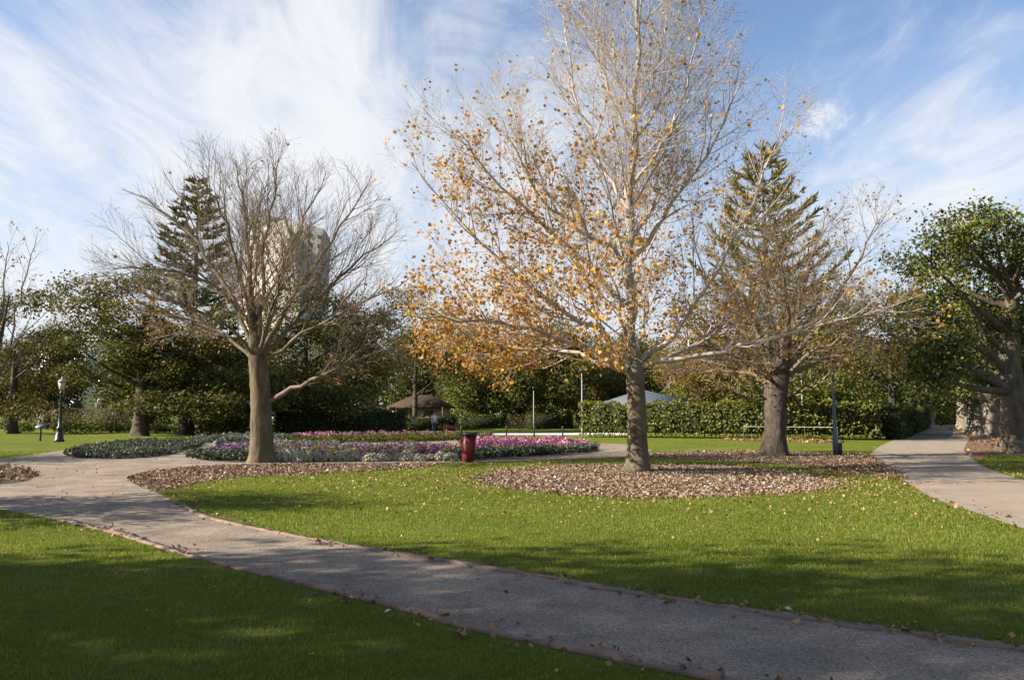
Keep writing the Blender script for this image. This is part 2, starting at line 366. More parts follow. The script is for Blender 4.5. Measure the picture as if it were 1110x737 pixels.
def winter_tree(rng, name, label, cat, base, trunk_px, trunk_r, limbs_px, extents, depth_r, auto, bark, twig, leafm, leafp, lv, leaf_size=0.12, up=0.5, flare=1.35):
    """deciduous tree: trunk and main limbs follow surveyed lines, finer wood grows from them inside the crown envelope"""
    Y0 = base[1]; root = thing(name, label, cat, tuple(base))
    tp = np.array([at(px, py, Y0) for px, py in trunk_px]) - base; tp[0] = (0, 0, -0.05)
    ez = np.array([at(l, y, Y0)[2] for y, l, r in extents]); el = np.array([at(l, y, Y0)[0] - base[0] for y, l, r in extents]); er = np.array([at(r, y, Y0)[0] - base[0] for y, l, r in extents])
    o = np.argsort(ez); ez, el, er = ez[o], el[o], er[o]
    def env(p):
        l = np.interp(p[:, 2], ez, el); r = np.interp(p[:, 2], ez, er); c = (l + r) / 2; w = (r - l) / 2
        return (((p[:, 0] - c) / w) ** 2 + (p[:, 1] / np.minimum(depth_r, w)) ** 2 < 1) & (p[:, 2] > ez[0]) & (p[:, 2] < ez[-1])
    mb = MB(); trunk_mesh(mb, tp, trunk_r, 28, flare, rng); mb.build('trunk', bark, root, True)
    leader = (resample(tp, 30), np.interp(np.linspace(0, 1, 30), np.linspace(0, 1, len(trunk_r)), trunk_r))
    limbs = []
    for pts, r0, dy in limbs_px:
        m = len(pts); tt = np.linspace(0, 1, m)
        P = np.array([at(px, py, Y0 + dy * t) for (px, py), t in zip(pts, tt)]) - base
        P = resample(P, 14); P[1:-1] += rng.normal(size=(12, 3)) * 0.035 * np.linalg.norm(P[-1] - P[0]) / 5
        limbs.append((P, r0 * np.linspace(1, 0.0, 14) ** 0.85 + 0.010))
    limbs += kids(rng, leader, auto[0], auto[1], 0.97, auto[2], lambda s, L: auto[3] * (1.12 - 0.75 * s), 12, up, 0.05, 0.5, 0.012, env)
    tips = []
    for lb in limbs:
        mb = MB(); put(mb, [lb], 7)
        b2 = kids(rng, lb, lv[0][0], 0.18, 0.98, lv[0][1], lambda s, L: lv[0][2] * (1.1 - 0.6 * s), 8, up * 0.9, 0.08, 0.55, 0.008, env)
        b3 = []; b4 = []
        for b in b2: b3 += kids(rng, b, lv[1][0], 0.28, 1.0, lv[1][1], lambda s, L: lv[1][2] * (1.1 - 0.5 * s), 6, up * 0.7, 0.10, 0.6, 0.0055, env)
        for b in b3: b4 += kids(rng, b, lv[2][0], 0.30, 1.0, lv[2][1], lambda s, L: lv[2][2], 4, up * 0.4, 0.12, 0.7, 0.004)
        put(mb, b2, 5); put(mb, b3, 3); put(mb, b4, 3)
        mb.build('limb', twig, root, True)
        tips += [b[0][-1] for b in b4] + [b[0][-1] for b in b3] + [b[0][2] for b in b4]
    T = np.array(tips)
    T = T[rng.random(len(T)) < leafp(T, base)]
    print(name, 'tips', len(tips), 'leaves', len(T))
    T = T + rng.normal(size=T.shape) * 0.05 - np.array([0, 0, 0.05])
    T = np.concatenate([T] + [T[k2] + rng.normal(size=(k2.sum(), 3)) * 0.11 for k2 in (rng.random(len(T)) < .8, rng.random(len(T)) < .6, rng.random(len(T)) < .45, rng.random(len(T)) < .35)])
    V, Fq = leaves(rng, T, leaf_size, 0.1, 0.85, None, .55)
    link('leaves', cat_leaves('leaves', [(V, Fq, np.clip(rng.normal(0.5, 0.22, len(T)), 0, 1))]), leafm, root)
    return root

def leafy_tree(rng, root, H, lobes, trunk_h, trunk_r, bark, leafm, n_clump, per_clump, leaf, clump_s=0.45, flat=0.7, lean=(0, 0), crown='crown', up=0.5, limb_r=0.35, trunk_pts=None):
    """evergreen: trunk, limbs that reach into each lobe of the crown, leaf clumps spread through the lobes"""
    tp = np.array([[0, 0, -0.05], [0.03 * H * lean[0], 0.03 * H * lean[1], trunk_h * .5], [lean[0] * .08 * H, lean[1] * .08 * H, trunk_h], [lean[0] * .1 * H, lean[1] * .1 * H, (trunk_h + H * .78) / 2], [lean[0] * .1 * H, lean[1] * .1 * H, H * .78]]) if trunk_pts is None else np.asarray(trunk_pts, float)
    mb = MB(); tr = trunk_r * np.interp(tp[:, 2] / H, [0, 0.3, 0.8, 1.2], [1, 0.8, 0.25, 0.1])
    trunk_mesh(mb, tp, tr, 14, 1.4, rng, 0.07)
    line = resample(tp, 30); rr = np.interp(line[:, 2], tp[:, 2], tr)
    parts = []; limbs = []; twg = []
    for c, r in lobes:
        c = np.asarray(c, float); r = np.asarray(r, float) * np.ones(3)
        zi = np.clip(c[2] - 0.55 * np.hypot(*(c[:2] - line[-1][:2])) - 0.4, trunk_h * .8, line[-1][2]); i = int(np.argmin(np.abs(line[:, 2] - zi)))
        a = line[i]; mid = a * .45 + c * .55 + np.array([0, 0, -0.25 + 0.1 * rng.normal()])
        limbs.append((resample([a, mid, c], 10), np.linspace(max(rr[i] * limb_r, .03), 0.02, 10)))
        n = max(3, int(n_clump * r[0] * r[2] / 1.6))
        u = rng.normal(size=(n, 3)); u /= np.linalg.norm(u, axis=1, keepdims=True); C = c + u * r * (0.35 + 0.65 * rng.random((n, 1)) ** 0.6)
        for q in C[::2]: twg.append((np.stack([c * .8 + mid * .2, c * .45 + q * .55 + rng.normal(size=3) * .08, q]), np.array([0.03, .02, .01])))
        k = max(8, per_clump); X = np.repeat(C, k, 0) + rng.normal(size=(n * k, 3)) * clump_s * np.array([1, 1, flat])
        V, Fq = leaves(rng, X, leaf, up, 0.62, c)
        tone = np.repeat(rng.normal(0.46, 0.21, n), k)
        parts.append((V, Fq, np.clip(tone + rng.normal(0, 0.16, n * k), 0, 1)))
    put(mb, limbs, 7); put(mb, twg, 4)
    mb.build('trunk', bark, root, True)
    link(crown, cat_leaves(crown, parts), leafm, root)
    return root

def rand_lobes(rng, H, Rc, zb, n, r0):
    out = []
    for i in range(n):
        t = (i + rng.random()) / n; z = zb + (H - zb) * (0.08 + 0.84 * t)
        w = Rc * (math.sin(PI * (0.16 + 0.74 * t)) ** 0.8) * (0.35 + 0.6 * rng.random()); a = i * 2.4 + rng.random()
        out.append(((w * math.cos(a), w * math.sin(a), z), np.array([1, 1, 0.72]) * r0 * (0.75 + 0.5 * rng.random())))
    return out

def conifer(rng, root, H, Rb, zb, bark, nm, step, rise, tuft_l, per, width=0.085, droop=0.0, taper=0.85):
    mb = MB(); tp = np.array([[0, 0, -0.05], [0.05, 0, H * .5], [0, 0, H]]); trunk_mesh(mb, tp, [H * .018, H * .011, 0.02], 12, 1.3, rng)
    Cs, Ds = [], []; z = zb
    while z < H - 0.15:
        t = (z - zb) / (H - zb); Lb = Rb * (1 - t) ** taper + 0.18; nb = int(5 + 2 * rng.random()); a0 = rng.random() * 6.3
        for j in range(nb):
            a = a0 + j * 2 * PI / nb + rng.normal() * .12; L = Lb * (0.72 + 0.42 * rng.random())
            s = np.linspace(0, 1, 7)[:, None]; d = np.array([math.cos(a), math.sin(a), 0])
            P = np.array([0, 0, z]) + d * s * L + np.array([0, 0, 1]) * (L * (rise * s ** 1.7 - droop * s * (1 - s) * 2)) + rng.normal(size=(7, 3)) * .02
            mb.tube(P, np.linspace(0.012 * L + 0.012, 0.008, 7), 4)
            m = max(6, int(per * L)); u = 0.25 + 0.75 * rng.random(m) ** 0.75
            pos = np.stack([np.interp(u, s[:, 0], P[:, k]) for k in range(3)], 1)
            side = np.array([-d[1], d[0], 0]); sg = rng.choice([-1, 0, 1], m)[:, None]
            dr = d[None] * 0.75 + side[None] * sg * 0.9 + np.array([0, 0, 0.25 + rise]) + rng.normal(size=(m, 3)) * .28
            Cs.append(pos); Ds.append(dr / np.linalg.norm(dr, axis=1, keepdims=True))
        z += step * (0.8 + 0.4 * rng.random()) * (1.1 - 0.45 * t)
    C = np.concatenate(Cs); D = np.concatenate(Ds); n = len(C)
    L = tuft_l * (0.6 + 0.8 * rng.random((n, 1))); b = np.cross(D, rng.normal(size=(n, 3))); b /= np.linalg.norm(b, axis=1, keepdims=True)
    V = np.stack([C, C + D * L * .45 + b * width * .5, C + D * L, C + D * L * .45 - b * width * .5], 1).reshape(-1, 3)
    mb.build('trunk', bark, root, True)
    link('foliage', cat_leaves('foliage', [(V, np.arange(n)[:, None] * 4 + np.arange(4), np.clip(rng.normal(0.45, 0.2, n), 0, 1))]), nm, root)
    return root

# ------------------------------------------------------------------ ground
def smooth_loop(P, sub=8):
    P = np.asarray(P, float); n = len(P); out = []
    for i in range(n):
        p0, p1, p2, p3 = P[i - 1], P[i], P[(i + 1) % n], P[(i + 2) % n]
        # centripetal-ish: limit tangents by neighbour length to avoid overshoot
        l1 = np.linalg.norm(p2 - p1); m1 = (p2 - p0) * min(1, 1.2 * l1 / (np.linalg.norm(p2 - p0) + 1e-9)) ; m2 = (p3 - p1) * min(1, 1.2 * l1 / (np.linalg.norm(p3 - p1) + 1e-9))
        m1 = m1 * .5; m2 = m2 * .5
        for u in np.arange(sub) / sub:
            h = [2*u**3 - 3*u**2 + 1, u**3 - 2*u**2 + u, -2*u**3 + 3*u**2, u**3 - u**2]
            out.append(h[0] * p1 + h[1] * m1 + h[2] * p2 + h[3] * m2)
    return np.array(out)

def sheet(name, poly, z, m, label, wob=0.0, seed=1):
    P = np.array(poly)[:, :2]
    if wob:
        rg = np.random.default_rng(seed); P = P + rg.normal(size=P.shape) * wob
    vs = [Vector((x, y, z)) for x, y in P]
    tri = geometry.tessellate_polygon([vs])
    T = np.array(tri); V = np.array([v[:] for v in vs])
    a = V[T[:, 0]]; n = np.cross(V[T[:, 1]] - a, V[T[:, 2]] - a)[:, 2]; T[n < 0] = T[n < 0][:, ::-1]
    o = link(name, mesh(name, V, None, T), m); tag(o, label, name.replace('_', ' '), None, 'structure'); return P

def inside(P, poly):
    x, y = P[:, 0], P[:, 1]; c = np.zeros(len(P), bool); n = len(poly); j = n - 1
    for i in range(n):
        xi, yi = poly[i][:2]; xj, yj = poly[j][:2]
        if yi != yj: c ^= ((yi > y) != (yj > y)) & (x < (xj - xi) * (y - yi) / (yj - yi) + xi)
        j = i
    return c

def loop_px(pts, sub=8): return smooth_loop([gp(*p)[:2] for p in pts], sub)

lo = MB().add([[-900, -300, 0], [900, -300, 0], [900, 1500, 0], [-900, 1500, 0]], [[0, 1, 2, 3]]).build('lawn', M['lawn'])
tag(lo, 'mown green park lawn reaching away on all sides', 'lawn', None, 'structure')

low = [(0, 552), (60, 563), (110, 575), (160, 590), (230, 610), (330, 635), (430, 660), (500, 680), (620, 706), (740, 731), (860, 755), (1000, 780)]
upp = [(1300, 733), (1110, 703), (980, 685), (860, 668), (740, 650), (620, 630), (470, 605), (330, 582), (230, 560), (185, 541), (165, 531)]
path_px = [(-160, 524)] + low + [(1500, 850), (1650, 780)] + upp + [(150, 522), (165, 511), (220, 505), (300, 503.5), (400, 503), (480, 501.5), (600, 498.5), (680, 494.5), (706, 488), (680, 481.5), (600, 478.5), (440, 477), (300, 477), (200, 479), (120, 484), (70, 488), (0, 497), (-160, 506)]
PATH = loop_px(path_px, 8)
sheet('gravel_path', PATH, 0.004, M['path'], 'grey gravel path sweeping across the lawn and opening round the flower beds')
rp_px = [(1400, 640), (1110, 573), (1060, 556), (1012, 540), (978, 520), (952, 505), (941, 495), (953, 484), (975, 474), (999, 462.5), (1012, 459.5), (1042, 459.5), (1049, 463), (1051, 475), (1045, 488), (1062, 503), (1110, 520), (1400, 560)]
RPATH = loop_px(rp_px, 8)
sheet('sandy_path', RPATH, 0.004, M['pale_path'], 'pale sandy path running away under the trees on the right')
CPATH = loop_px([(300, 468.2), (440, 468.4), (600, 468.8), (690, 469.4), (690, 471.2), (600, 471.3), (500, 471), (300, 470.6)], 6)
sheet('concrete_path', CPATH, 0.004, M['concrete'], 'narrow pale concrete path crossing the lawn behind the flower beds')
PLB = loop_px([(515, 519), (560, 508), (640, 504), (720, 503.5), (800, 507), (870, 514), (905, 525), (880, 532), (800, 537), (710, 540), (620, 536), (550, 529)], 6)
sheet('mulch_bed', PLB, 0.008, M['mulch'], 'round bed of pale fallen leaves and bark under the golden plane tree', .05, 2)
LMB = loop_px([(138, 518), (165, 511.5), (225, 506), (300, 504), (400, 503.5), (478, 502.5), (440, 508), (330, 514), (235, 519), (190, 529), (165, 532), (150, 527)], 6)
sheet('mulch_bed', LMB, 0.010, M['mulch'], 'long brown mulch bed at the foot of the bare round tree', .05, 3)
SMB = loop_px([(690, 494), (750, 489.5), (838, 489), (940, 494), (962, 505), (985, 519), (940, 514), (870, 505), (780, 500)], 6)
sheet('mulch_bed', SMB, 0.007, M['mulch'], 'brown leaf litter bed under the second tree beside the sandy path', .05, 4)
DMB = loop_px([(-160, 508), (-20, 504), (20, 506), (44, 514), (30, 521), (0, 525), (-160, 532)], 6)
sheet('mulch_bed', DMB, 0.009, M['soil'], 'dark soil bed jutting into the gravel at the left edge', .04, 5)
RMB = loop_px([(1052, 462), (1400, 462), (1400, 492), (1110, 494), (1075, 492), (1062, 499), (1047, 489), (1053, 475)], 6)
sheet('mulch_bed', RMB, 0.009, M['mulch'], 'dry leafy soil round the trunks right of the sandy path', .05, 6)
HMB = loop_px([(785, 477), (800, 474), (905, 477.5), (910, 480), (850, 479)], 6)
sheet('mulch_bed', HMB, 0.008, M['mulch'], 'strip of orange leaves along the foot of the sunny hedge', .05, 7)

def edging(pts, side, label):
    P = resample([gp(*p) for p in pts], 160); T = np.gradient(P, axis=0); T /= np.linalg.norm(T, axis=1, keepdims=True)
    nrm = np.stack([-T[:, 1], T[:, 0], 0 * T[:, 0]], 1) * side; w = 0.095; rg = np.random.default_rng(5)
    h = 0.022 + 0.006 * rg.normal(size=160)
    prof = [(0, 0.0), (0, 1), (w, 1), (w, 0.0)]
    ww = 1 + .45 * np.sin(np.arange(160) * .33 + 2 * np.sin(np.arange(160) * .11)) + .12 * rg.normal(size=160)
    V = np.stack([P + nrm * a * ww[:, None] + np.array([0, 0, 1]) * (h * b)[:, None] for a, b in prof], 1).reshape(-1, 3)
    i = np.arange(159)[:, None] * 4; j = np.arange(3)[None]
    me = mesh('edging', V, np.stack([i + j, i + j + 1, i + j + 5, i + j + 4], -1).reshape(-1, 4))
    cum = np.concatenate([[0], np.cumsum(np.linalg.norm(np.diff(P, axis=0), axis=1))])
    uv = me.uv_layers.new(name='UVMap'); li = np.zeros(len(me.loops), np.int32); me.loops.foreach_get('vertex_index', li)
    uv.data.foreach_set('uv', np.stack([cum[li // 4], (li % 4) * 0.1], 1).astype(np.float32).ravel())
    tag(link('brick_edging', me, M['edging']), label, 'brick edging', None, 'structure')
    return P
EL = edging([(60, 563.5)] + low[2:] + [(1300, 838)], 1, 'terracotta brick edging along the near side of the gravel path')
EU = edging(upp[::-1][1:] , -1, 'terracotta brick edging along the far side of the gravel path')

# ------------------------------------------------------------------ sun, sky
SUN_EL, PHI = R(28), R(79)
sd = Vector((-math.sin(PHI) * math.cos(SUN_EL), -math.cos(PHI) * math.cos(SUN_EL), math.sin(SUN_EL)))
sl = bpy.data.lights.new('sun', 'SUN'); sl.energy = 5.0; sl.angle = R(0.5); sl.color = (1.0, 0.90, 0.76)
so = bpy.data.objects.new('sun', sl); COL.objects.link(so); so.rotation_euler = (-sd).to_track_quat('-Z', 'Y').to_euler(); so.location = (-40, -10, 40)

w = bpy.data.worlds.new('World'); SC.world = w; w.use_nodes = True
nt = w.node_tree; nt.nodes.clear(); L = nt.links.new
out = nt.nodes.new('ShaderNodeOutputWorld'); bg = nt.nodes.new('ShaderNodeBackground'); bg.inputs[1].default_value = 0.080
sky = nt.nodes.new('ShaderNodeTexSky'); sky.sky_type = 'NISHITA'; sky.sun_disc = False
sky.sun_elevation = SUN_EL; sky.sun_rotation = math.atan2(sd.x, sd.y); sky.air_density = 1.0; sky.dust_density = 0.6; sky.ozone_density = 1.3
tc = nt.nodes.new('ShaderNodeTexCoord'); dv = tc.outputs['Generated']
sep = nt.nodes.new('ShaderNodeSeparateXYZ'); L(dv, sep.inputs[0])
def mth(op, a, b=None, cl=False):
    n = nt.nodes.new('ShaderNodeMath'); n.operation = op; n.use_clamp = cl
    for i, v in enumerate((a, b)):
        if v is None: continue
        if hasattr(v, 'links'): L(v, n.inputs[i])
        else: n.inputs[i].default_value = v
    return n.outputs[0]
zz = mth('ADD', mth('MAXIMUM', sep.outputs[2], 0.0), 0.16)
cb = nt.nodes.new('ShaderNodeCombineXYZ'); L(mth('DIVIDE', sep.outputs[0], zz), cb.inputs[0]); L(mth('DIVIDE', sep.outputs[1], zz), cb.inputs[1])
def cloudnoise(rot, scl, scale, detail, rough, dist):
    mp = nt.nodes.new('ShaderNodeMapping'); mp.inputs['Rotation'].default_value = (0, 0, R(rot)); mp.inputs['Scale'].default_value = scl
    L(cb.outputs[0], mp.inputs[0]); return noise(nt, mp.outputs[0], scale, detail, rough, dist).outputs[0]
big = cloudnoise(25, (1, 1, 1), 0.8, 5, 0.55, 0.6)
fib = cloudnoise(10, (2.3, 0.5, 1), 1.0, 9, 0.60, 1.1)
fine = cloudnoise(-14, (1.7, 0.75, 1), 2.6, 10, 0.66, 1.5)
dens = mth('ADD', mth('ADD', mth('ADD', mth('MULTIPLY', big, 0.45), mth('MULTIPLY', fib, 1.55)), mth('MULTIPLY', fine, 1.25)), -0.80)   # ~0.87 mean
# banks of cloud and open blue, each placed by its direction in the sky
BANKS = [(250, 30, 19, .24), (320, 110, 8, .14), (120, 250, 14, .16), (60, 330, 14, .2), (480, 230, 16, .2), (560, 330, 14, .18), (420, 60, 10, .10), (60, 120, 9, -.08), (150, 160, 6, -.10), (60, 205, 5, -.12), (520, 30, 7, -.12), (640, 130, 9, .08),
         (800, 160, 8, -.10), (830, 15, 11, -.16), (960, 40, 9, -.06), (900, 120, 7, -.10), (940, 240, 9, .20), (1030, 190, 6, .18), (1110, 140, 6, .16), (880, 220, 6, .14),
         (1060, 265, 6, -.12), (930, 60, 4, .14), (1000, 75, 5, .14), (1060, 30, 6, .06), (850, 80, 4, .14), (780, 75, 4, .10), (980, 135, 4, -.10)]
PUFFS = [(884, 142, 2.0, 1.0), (908, 126, 2.2, 1.0), (866, 128, 1.4, .8)]
pn = noise(nt, dv, 26.0, 6, 0.7, 0.6).outputs[0]; pn = mth('MAXIMUM', mth('SUBTRACT', pn, 0.40), 0.0)
for px, py, rad, amp in PUFFS:
    d = ray(px, py); d = d / np.linalg.norm(d)
    vm = nt.nodes.new('ShaderNodeVectorMath'); vm.operation = 'DOT_PRODUCT'; L(dv, vm.inputs[0]); vm.inputs[1].default_value = d
    mr = nt.nodes.new('ShaderNodeMapRange'); mr.interpolation_type = 'SMOOTHERSTEP'
    mr.inputs[1].default_value = math.cos(R(rad * 1.2)); mr.inputs[2].default_value = 1; mr.inputs[3].default_value = 0; mr.inputs[4].default_value = amp * 1.7
    L(vm.outputs['Value'], mr.inputs[0]); dens = mth('ADD', dens, mth('MULTIPLY', mr.outputs[0], pn))
for px, py, rad, amp in BANKS:
    d = ray(px, py); d = d / np.linalg.norm(d)
    vm = nt.nodes.new('ShaderNodeVectorMath'); vm.operation = 'DOT_PRODUCT'; L(dv, vm.inputs[0]); vm.inputs[1].default_value = d
    mr = nt.nodes.new('ShaderNodeMapRange'); mr.interpolation_type = 'SMOOTHERSTEP'
    mr.inputs[1].default_value = math.cos(R(rad * 1.3)); mr.inputs[2].default_value = 1; mr.inputs[3].default_value = 0; mr.inputs[4].default_value = amp
    L(vm.outputs['Value'], mr.inputs[0]); dens = mth('ADD', dens, mr.outputs[0])
cov = nt.nodes.new('ShaderNodeMapRange'); cov.interpolation_type = 'SMOOTHSTEP'; L(dens, cov.inputs[0])
cov.inputs[1].default_value = 0.60; cov.inputs[2].default_value = 1.72; cov.inputs[3].default_value = 0.0; cov.inputs[4].default_value = 1.0
sc_ = mixc(nt, 1.0, sky.outputs[0], (0.84, 0.85, 0.90), 'MULTIPLY')
# thin veil near the horizon
hz = nt.nodes.new('ShaderNodeMapRange'); L(sep.outputs[2], hz.inputs[0]); hz.inputs[1].default_value = 0; hz.inputs[2].default_value = 0.42; hz.inputs[3].default_value = 0.9; hz.inputs[4].default_value = 0.0
CLOUD = (4.1, 4.15, 4.3); VEIL = (3.05, 3.3, 3.85)
c = mixc(nt, mth('MULTIPLY', cov.outputs[0], 0.95), mixc(nt, hz.outputs[0], sc_, VEIL), CLOUD)
L(c, bg.inputs[0]); L(bg.outputs[0], out.inputs[0])

SC.view_settings.view_transform = 'Standard'; SC.view_settings.look = 'None'; SC.view_settings.exposure = 1.5; SC.view_settings.gamma = 1
cam = bpy.data.cameras.new('camera'); cam.sensor_width = 36; cam.lens = F / 1110 * 36; cam.clip_end = 5000; cam.clip_start = 0.1
co = bpy.data.objects.new('camera', cam); COL.objects.link(co); co.location = (0, 0, EYE); co.rotation_euler = (PI / 2 + PITCH, 0, 0); SC.camera = co
SC.cycles.max_bounces = 6; SC.cycles.diffuse_bounces = 3; SC.cycles.transmission_bounces = 3; SC.cycles.transparent_max_bounces = 4
SC.cycles.use_denoising = True
# ================================================================== the three park trees in front
rng = np.random.default_rng(7)
def top_leaf(z0, z1, p0, p1, left=None):
    def f(T, base):
        t = np.clip((T[:, 2] - z0) / (z1 - z0), 0, 1); p = p0 * (1 - t) ** 1.5 + p1
        if left is not None: p = p * np.clip(1.0 - left * T[:, 0] / 6, 0.45, 2.0)
        return np.clip(p, 0, 1)
    return f
winter_tree(rng, 'plane_tree', 'tall pale-barked plane tree with sparse golden leaves standing in the round leaf bed', 'tree', gp(692, 511),
    [(692, 511), (691, 470), (690, 430), (688, 400), (681, 362), (686, 325), (679, 288), (684, 250), (681, 205), (689, 160), (686, 110), (693, 60), (690, 5), (697, -50), (696, -120)], [.29, .262, .25, .255, .175, .155, .15, .13, .115, .10, .085, .07, .055, .04, .015],
    [([(686, 402), (662, 372), (640, 352), (600, 328), (556, 292), (500, 240), (446, 176)], 0.089, -1.5),
     ([(688, 396), (655, 368), (642, 330), (628, 290), (596, 232), (566, 165), (545, 95)], 0.076, 1.5),
     ([(684, 404), (640, 380), (590, 362), (540, 352), (490, 345), (440, 342)], 0.072, -3.0),
     ([(684, 404), (640, 388), (585, 378), (530, 372), (480, 366)], 0.059, 2.5),
     ([(682, 285), (655, 265), (628, 248), (600, 226), (565, 180), (545, 130)], 0.063, -2),
     ([(682, 330), (650, 300), (615, 268), (570, 225), (520, 175), (495, 140)], 0.068, -2.8),
     ([(683, 240), (664, 205), (645, 160), (625, 100), (612, 30), (605, -20)], 0.051, 1),
     ([(684, 282), (705, 258), (722, 232), (742, 200), (768, 160), (792, 115), (812, 72)], 0.072, 1.5),
     ([(690, 396), (720, 372), (742, 340), (770, 300), (800, 250), (825, 190), (850, 120)], 0.080, -1.5),
     ([(694, 398), (730, 390), (770, 382), (815, 372), (866, 362), (930, 345), (1000, 319)], 0.076, -1.5),
     ([(694, 396), (735, 382), (775, 362), (800, 335), (830, 310)], 0.059, 3),
     ([(686, 200), (712, 165), (735, 120), (752, 60), (762, 0)], 0.047, -1),
     ([(688, 130), (706, 90), (720, 40), (730, -30)], 0.033, 1),
     ([(687, 160), (668, 120), (650, 60), (642, -10)], 0.038, -1),
     ([(686, 390), (676, 360), (672, 330), (660, 290)], 0.059, -4.5),
     ([(688, 390), (700, 350), (706, 310), (715, 250)], 0.059, 4.5)],
    [(430, 430, 960), (400, 432, 1010), (340, 428, 1005), (300, 420, 900), (250, 412, 868), (150, 414, 872), (90, 470, 872), (40, 535, 810), (0, 555, 775), (-100, 610, 745), (-165, 660, 710)], 5.6,
    (3.0, 0.30, 0.85, 4.0), BARK['plane'], BARK['pale'], LEAF['gold'], top_leaf(2.0, 10.5, 0.80, 0.03, 0.7),
    [(4.1, 0.72, 2.3), (6.2, 0.75, 0.9), (7.5, 0.75, 0.38)], 0.090, 0.6, 1.45)
winter_tree(rng, 'bare_tree', 'bare round-headed tree with a straight grey trunk beside the purple flowers', 'tree', gp(284, 501),
    [(284, 501), (283, 460), (282, 420), (279, 385), (276, 350), (272, 320), (270, 290)], [.37, .335, .31, .29, .17, .11, .06],
    [([(276, 388), (268, 350), (246, 320), (215, 300), (170, 290), (122, 292)], 0.079, -1),
     ([(278, 384), (262, 340), (236, 290), (205, 252), (168, 222), (132, 205)], 0.086, 1.5),
     ([(279, 380), (268, 330), (252, 270), (236, 220), (214, 186)], 0.079, -1.5),
     ([(280, 380), (272, 320), (268, 260), (262, 215), (256, 174)], 0.079, 0.5),
     ([(281, 380), (284, 330), (286, 270), (296, 215), (303, 170)], 0.079, -1),
     ([(282, 380), (296, 335), (312, 285), (330, 238), (354, 186)], 0.079, 1.5),
     ([(284, 384), (306, 342), (335, 298), (368, 248), (398, 200)], 0.079, -1.5),
     ([(284, 388), (312, 358), (350, 318), (392, 280), (432, 250)], 0.079, 1),
     ([(285, 392), (320, 368), (360, 345), (400, 325), (446, 300)], 0.065, -2),
     ([(286, 438), (312, 424), (340, 411), (370, 397), (405, 384), (446, 374)], 0.083, -1.5),
     ([(276, 392), (250, 368), (220, 352), (180, 342), (140, 338)], 0.058, 2),
     ([(278, 390), (256, 360), (240, 350), (200, 330), (150, 320)], 0.058, -3.5),
     ([(280, 388), (290, 350), (300, 310), (310, 260)], 0.065, -4),
     ([(280, 388), (276, 340), (270, 300), (262, 240)], 0.065, 4)],
    [(415, 260, 460), (380, 130, 455), (330, 112, 452), (290, 112, 446), (240, 125, 440), (200, 145, 420), (182, 175, 400), (165, 215, 355), (157, 265, 320)], 5.0,
    (0.6, 0.6, 0.9, 2.0), BARK['grey'], BARK['twig'], LEAF['rust'], top_leaf(1.8, 6.2, 0.38, 0.006, .7),
    [(4.4, 0.5, 2.3), (6.4, 0.55, 1.0), (7.2, 0.6, 0.45)], 0.09, 0.35, 1.4)
winter_tree(rng, 'spreading_tree', 'low spreading tree with a thick forked trunk and rusty leaves right of the plane tree', 'tree', gp(839, 494.5),
    [(839, 494.5), (840, 470), (842, 435), (845, 405), (850, 380), (852, 340), (846, 290), (840, 250)], [.46, .40, .37, .38, .22, .16, .10, .04],
    [([(838, 412), (815, 392), (790, 370), (760, 345), (725, 320)], 0.112, -1.5),
     ([(842, 408), (825, 370), (805, 330), (785, 290), (765, 245)], 0.104, 1.5),
     ([(848, 406), (868, 378), (890, 350), (915, 310), (935, 270), (955, 235)], 0.112, -1),
     ([(848, 404), (858, 360), (870, 310), (885, 265), (900, 228)], 0.096, 2),
     ([(850, 412), (880, 395), (915, 382), (955, 370), (990, 350)], 0.080, 1.5),
     ([(836, 414), (810, 405), (780, 402), (740, 405), (700, 402)], 0.080, 2.5),
     ([(845, 400), (838, 350), (828, 300), (815, 250)], 0.096, -2.5),
     ([(846, 400), (852, 350), (850, 300), (846, 250)], 0.088, -4),
     ([(850, 410), (875, 385), (905, 370), (940, 355), (975, 325)], 0.072, -3.5),
     ([(838, 412), (812, 398), (780, 380), (745, 372), (712, 368)], 0.072, -4)],
    [(432, 715, 960), (400, 705, 1000), (350, 705, 1005), (300, 720, 985), (250, 740, 970), (220, 790, 968), (200, 830, 950)], 5.0,
    (0.8, 0.5, 0.8, 3.0), BARK['rough'], BARK['twig'], LEAF['rust'], top_leaf(1.8, 8.0, 0.72, 0.06),
    [(4.6, 0.65, 2.2), (6.4, 0.7, 0.9), (7.2, 0.75, 0.36)], 0.085, 0.3, 1.4)
# bare twiggy tree at the far left
winter_tree(rng, 'bare_tree', 'thin leafless tree with fine brown twigs at the left edge of the park', 'tree', np.array([-27.5, 42.0, 0]),
    [(-12, 482), (-10, 440), (-6, 400), (2, 360), (10, 320)], [.22, .19, .16, .10, .03],
    [([(-8, 420), (10, 380), (20, 330), (30, 290), (40, 255)], .06, 1), ([(-8, 410), (-30, 370), (-50, 320), (-60, 280)], .07, 1), ([(-6, 400), (0, 350), (6, 300), (8, 262)], .06, -1),
     ([(-8, 415), (15, 395), (40, 370), (62, 345)], .05, 0.5), ([(-8, 405), (-20, 350), (-22, 290), (-18, 260)], .06, -1.5)],
    [(440, -90, 60), (380, -95, 72), (320, -90, 62), (270, -70, 52), (240, -40, 46)], 3.6,
    (0.8, 0.5, 0.8, 2.0), BARK['rough'], BARK['twig'], LEAF['brown'], lambda T, b: np.full(len(T), .12), [(2.6, 0.6, 1.7), (3.6, 0.6, 0.7), (3.5, 0.65, 0.35)], 0.12, 0.4)

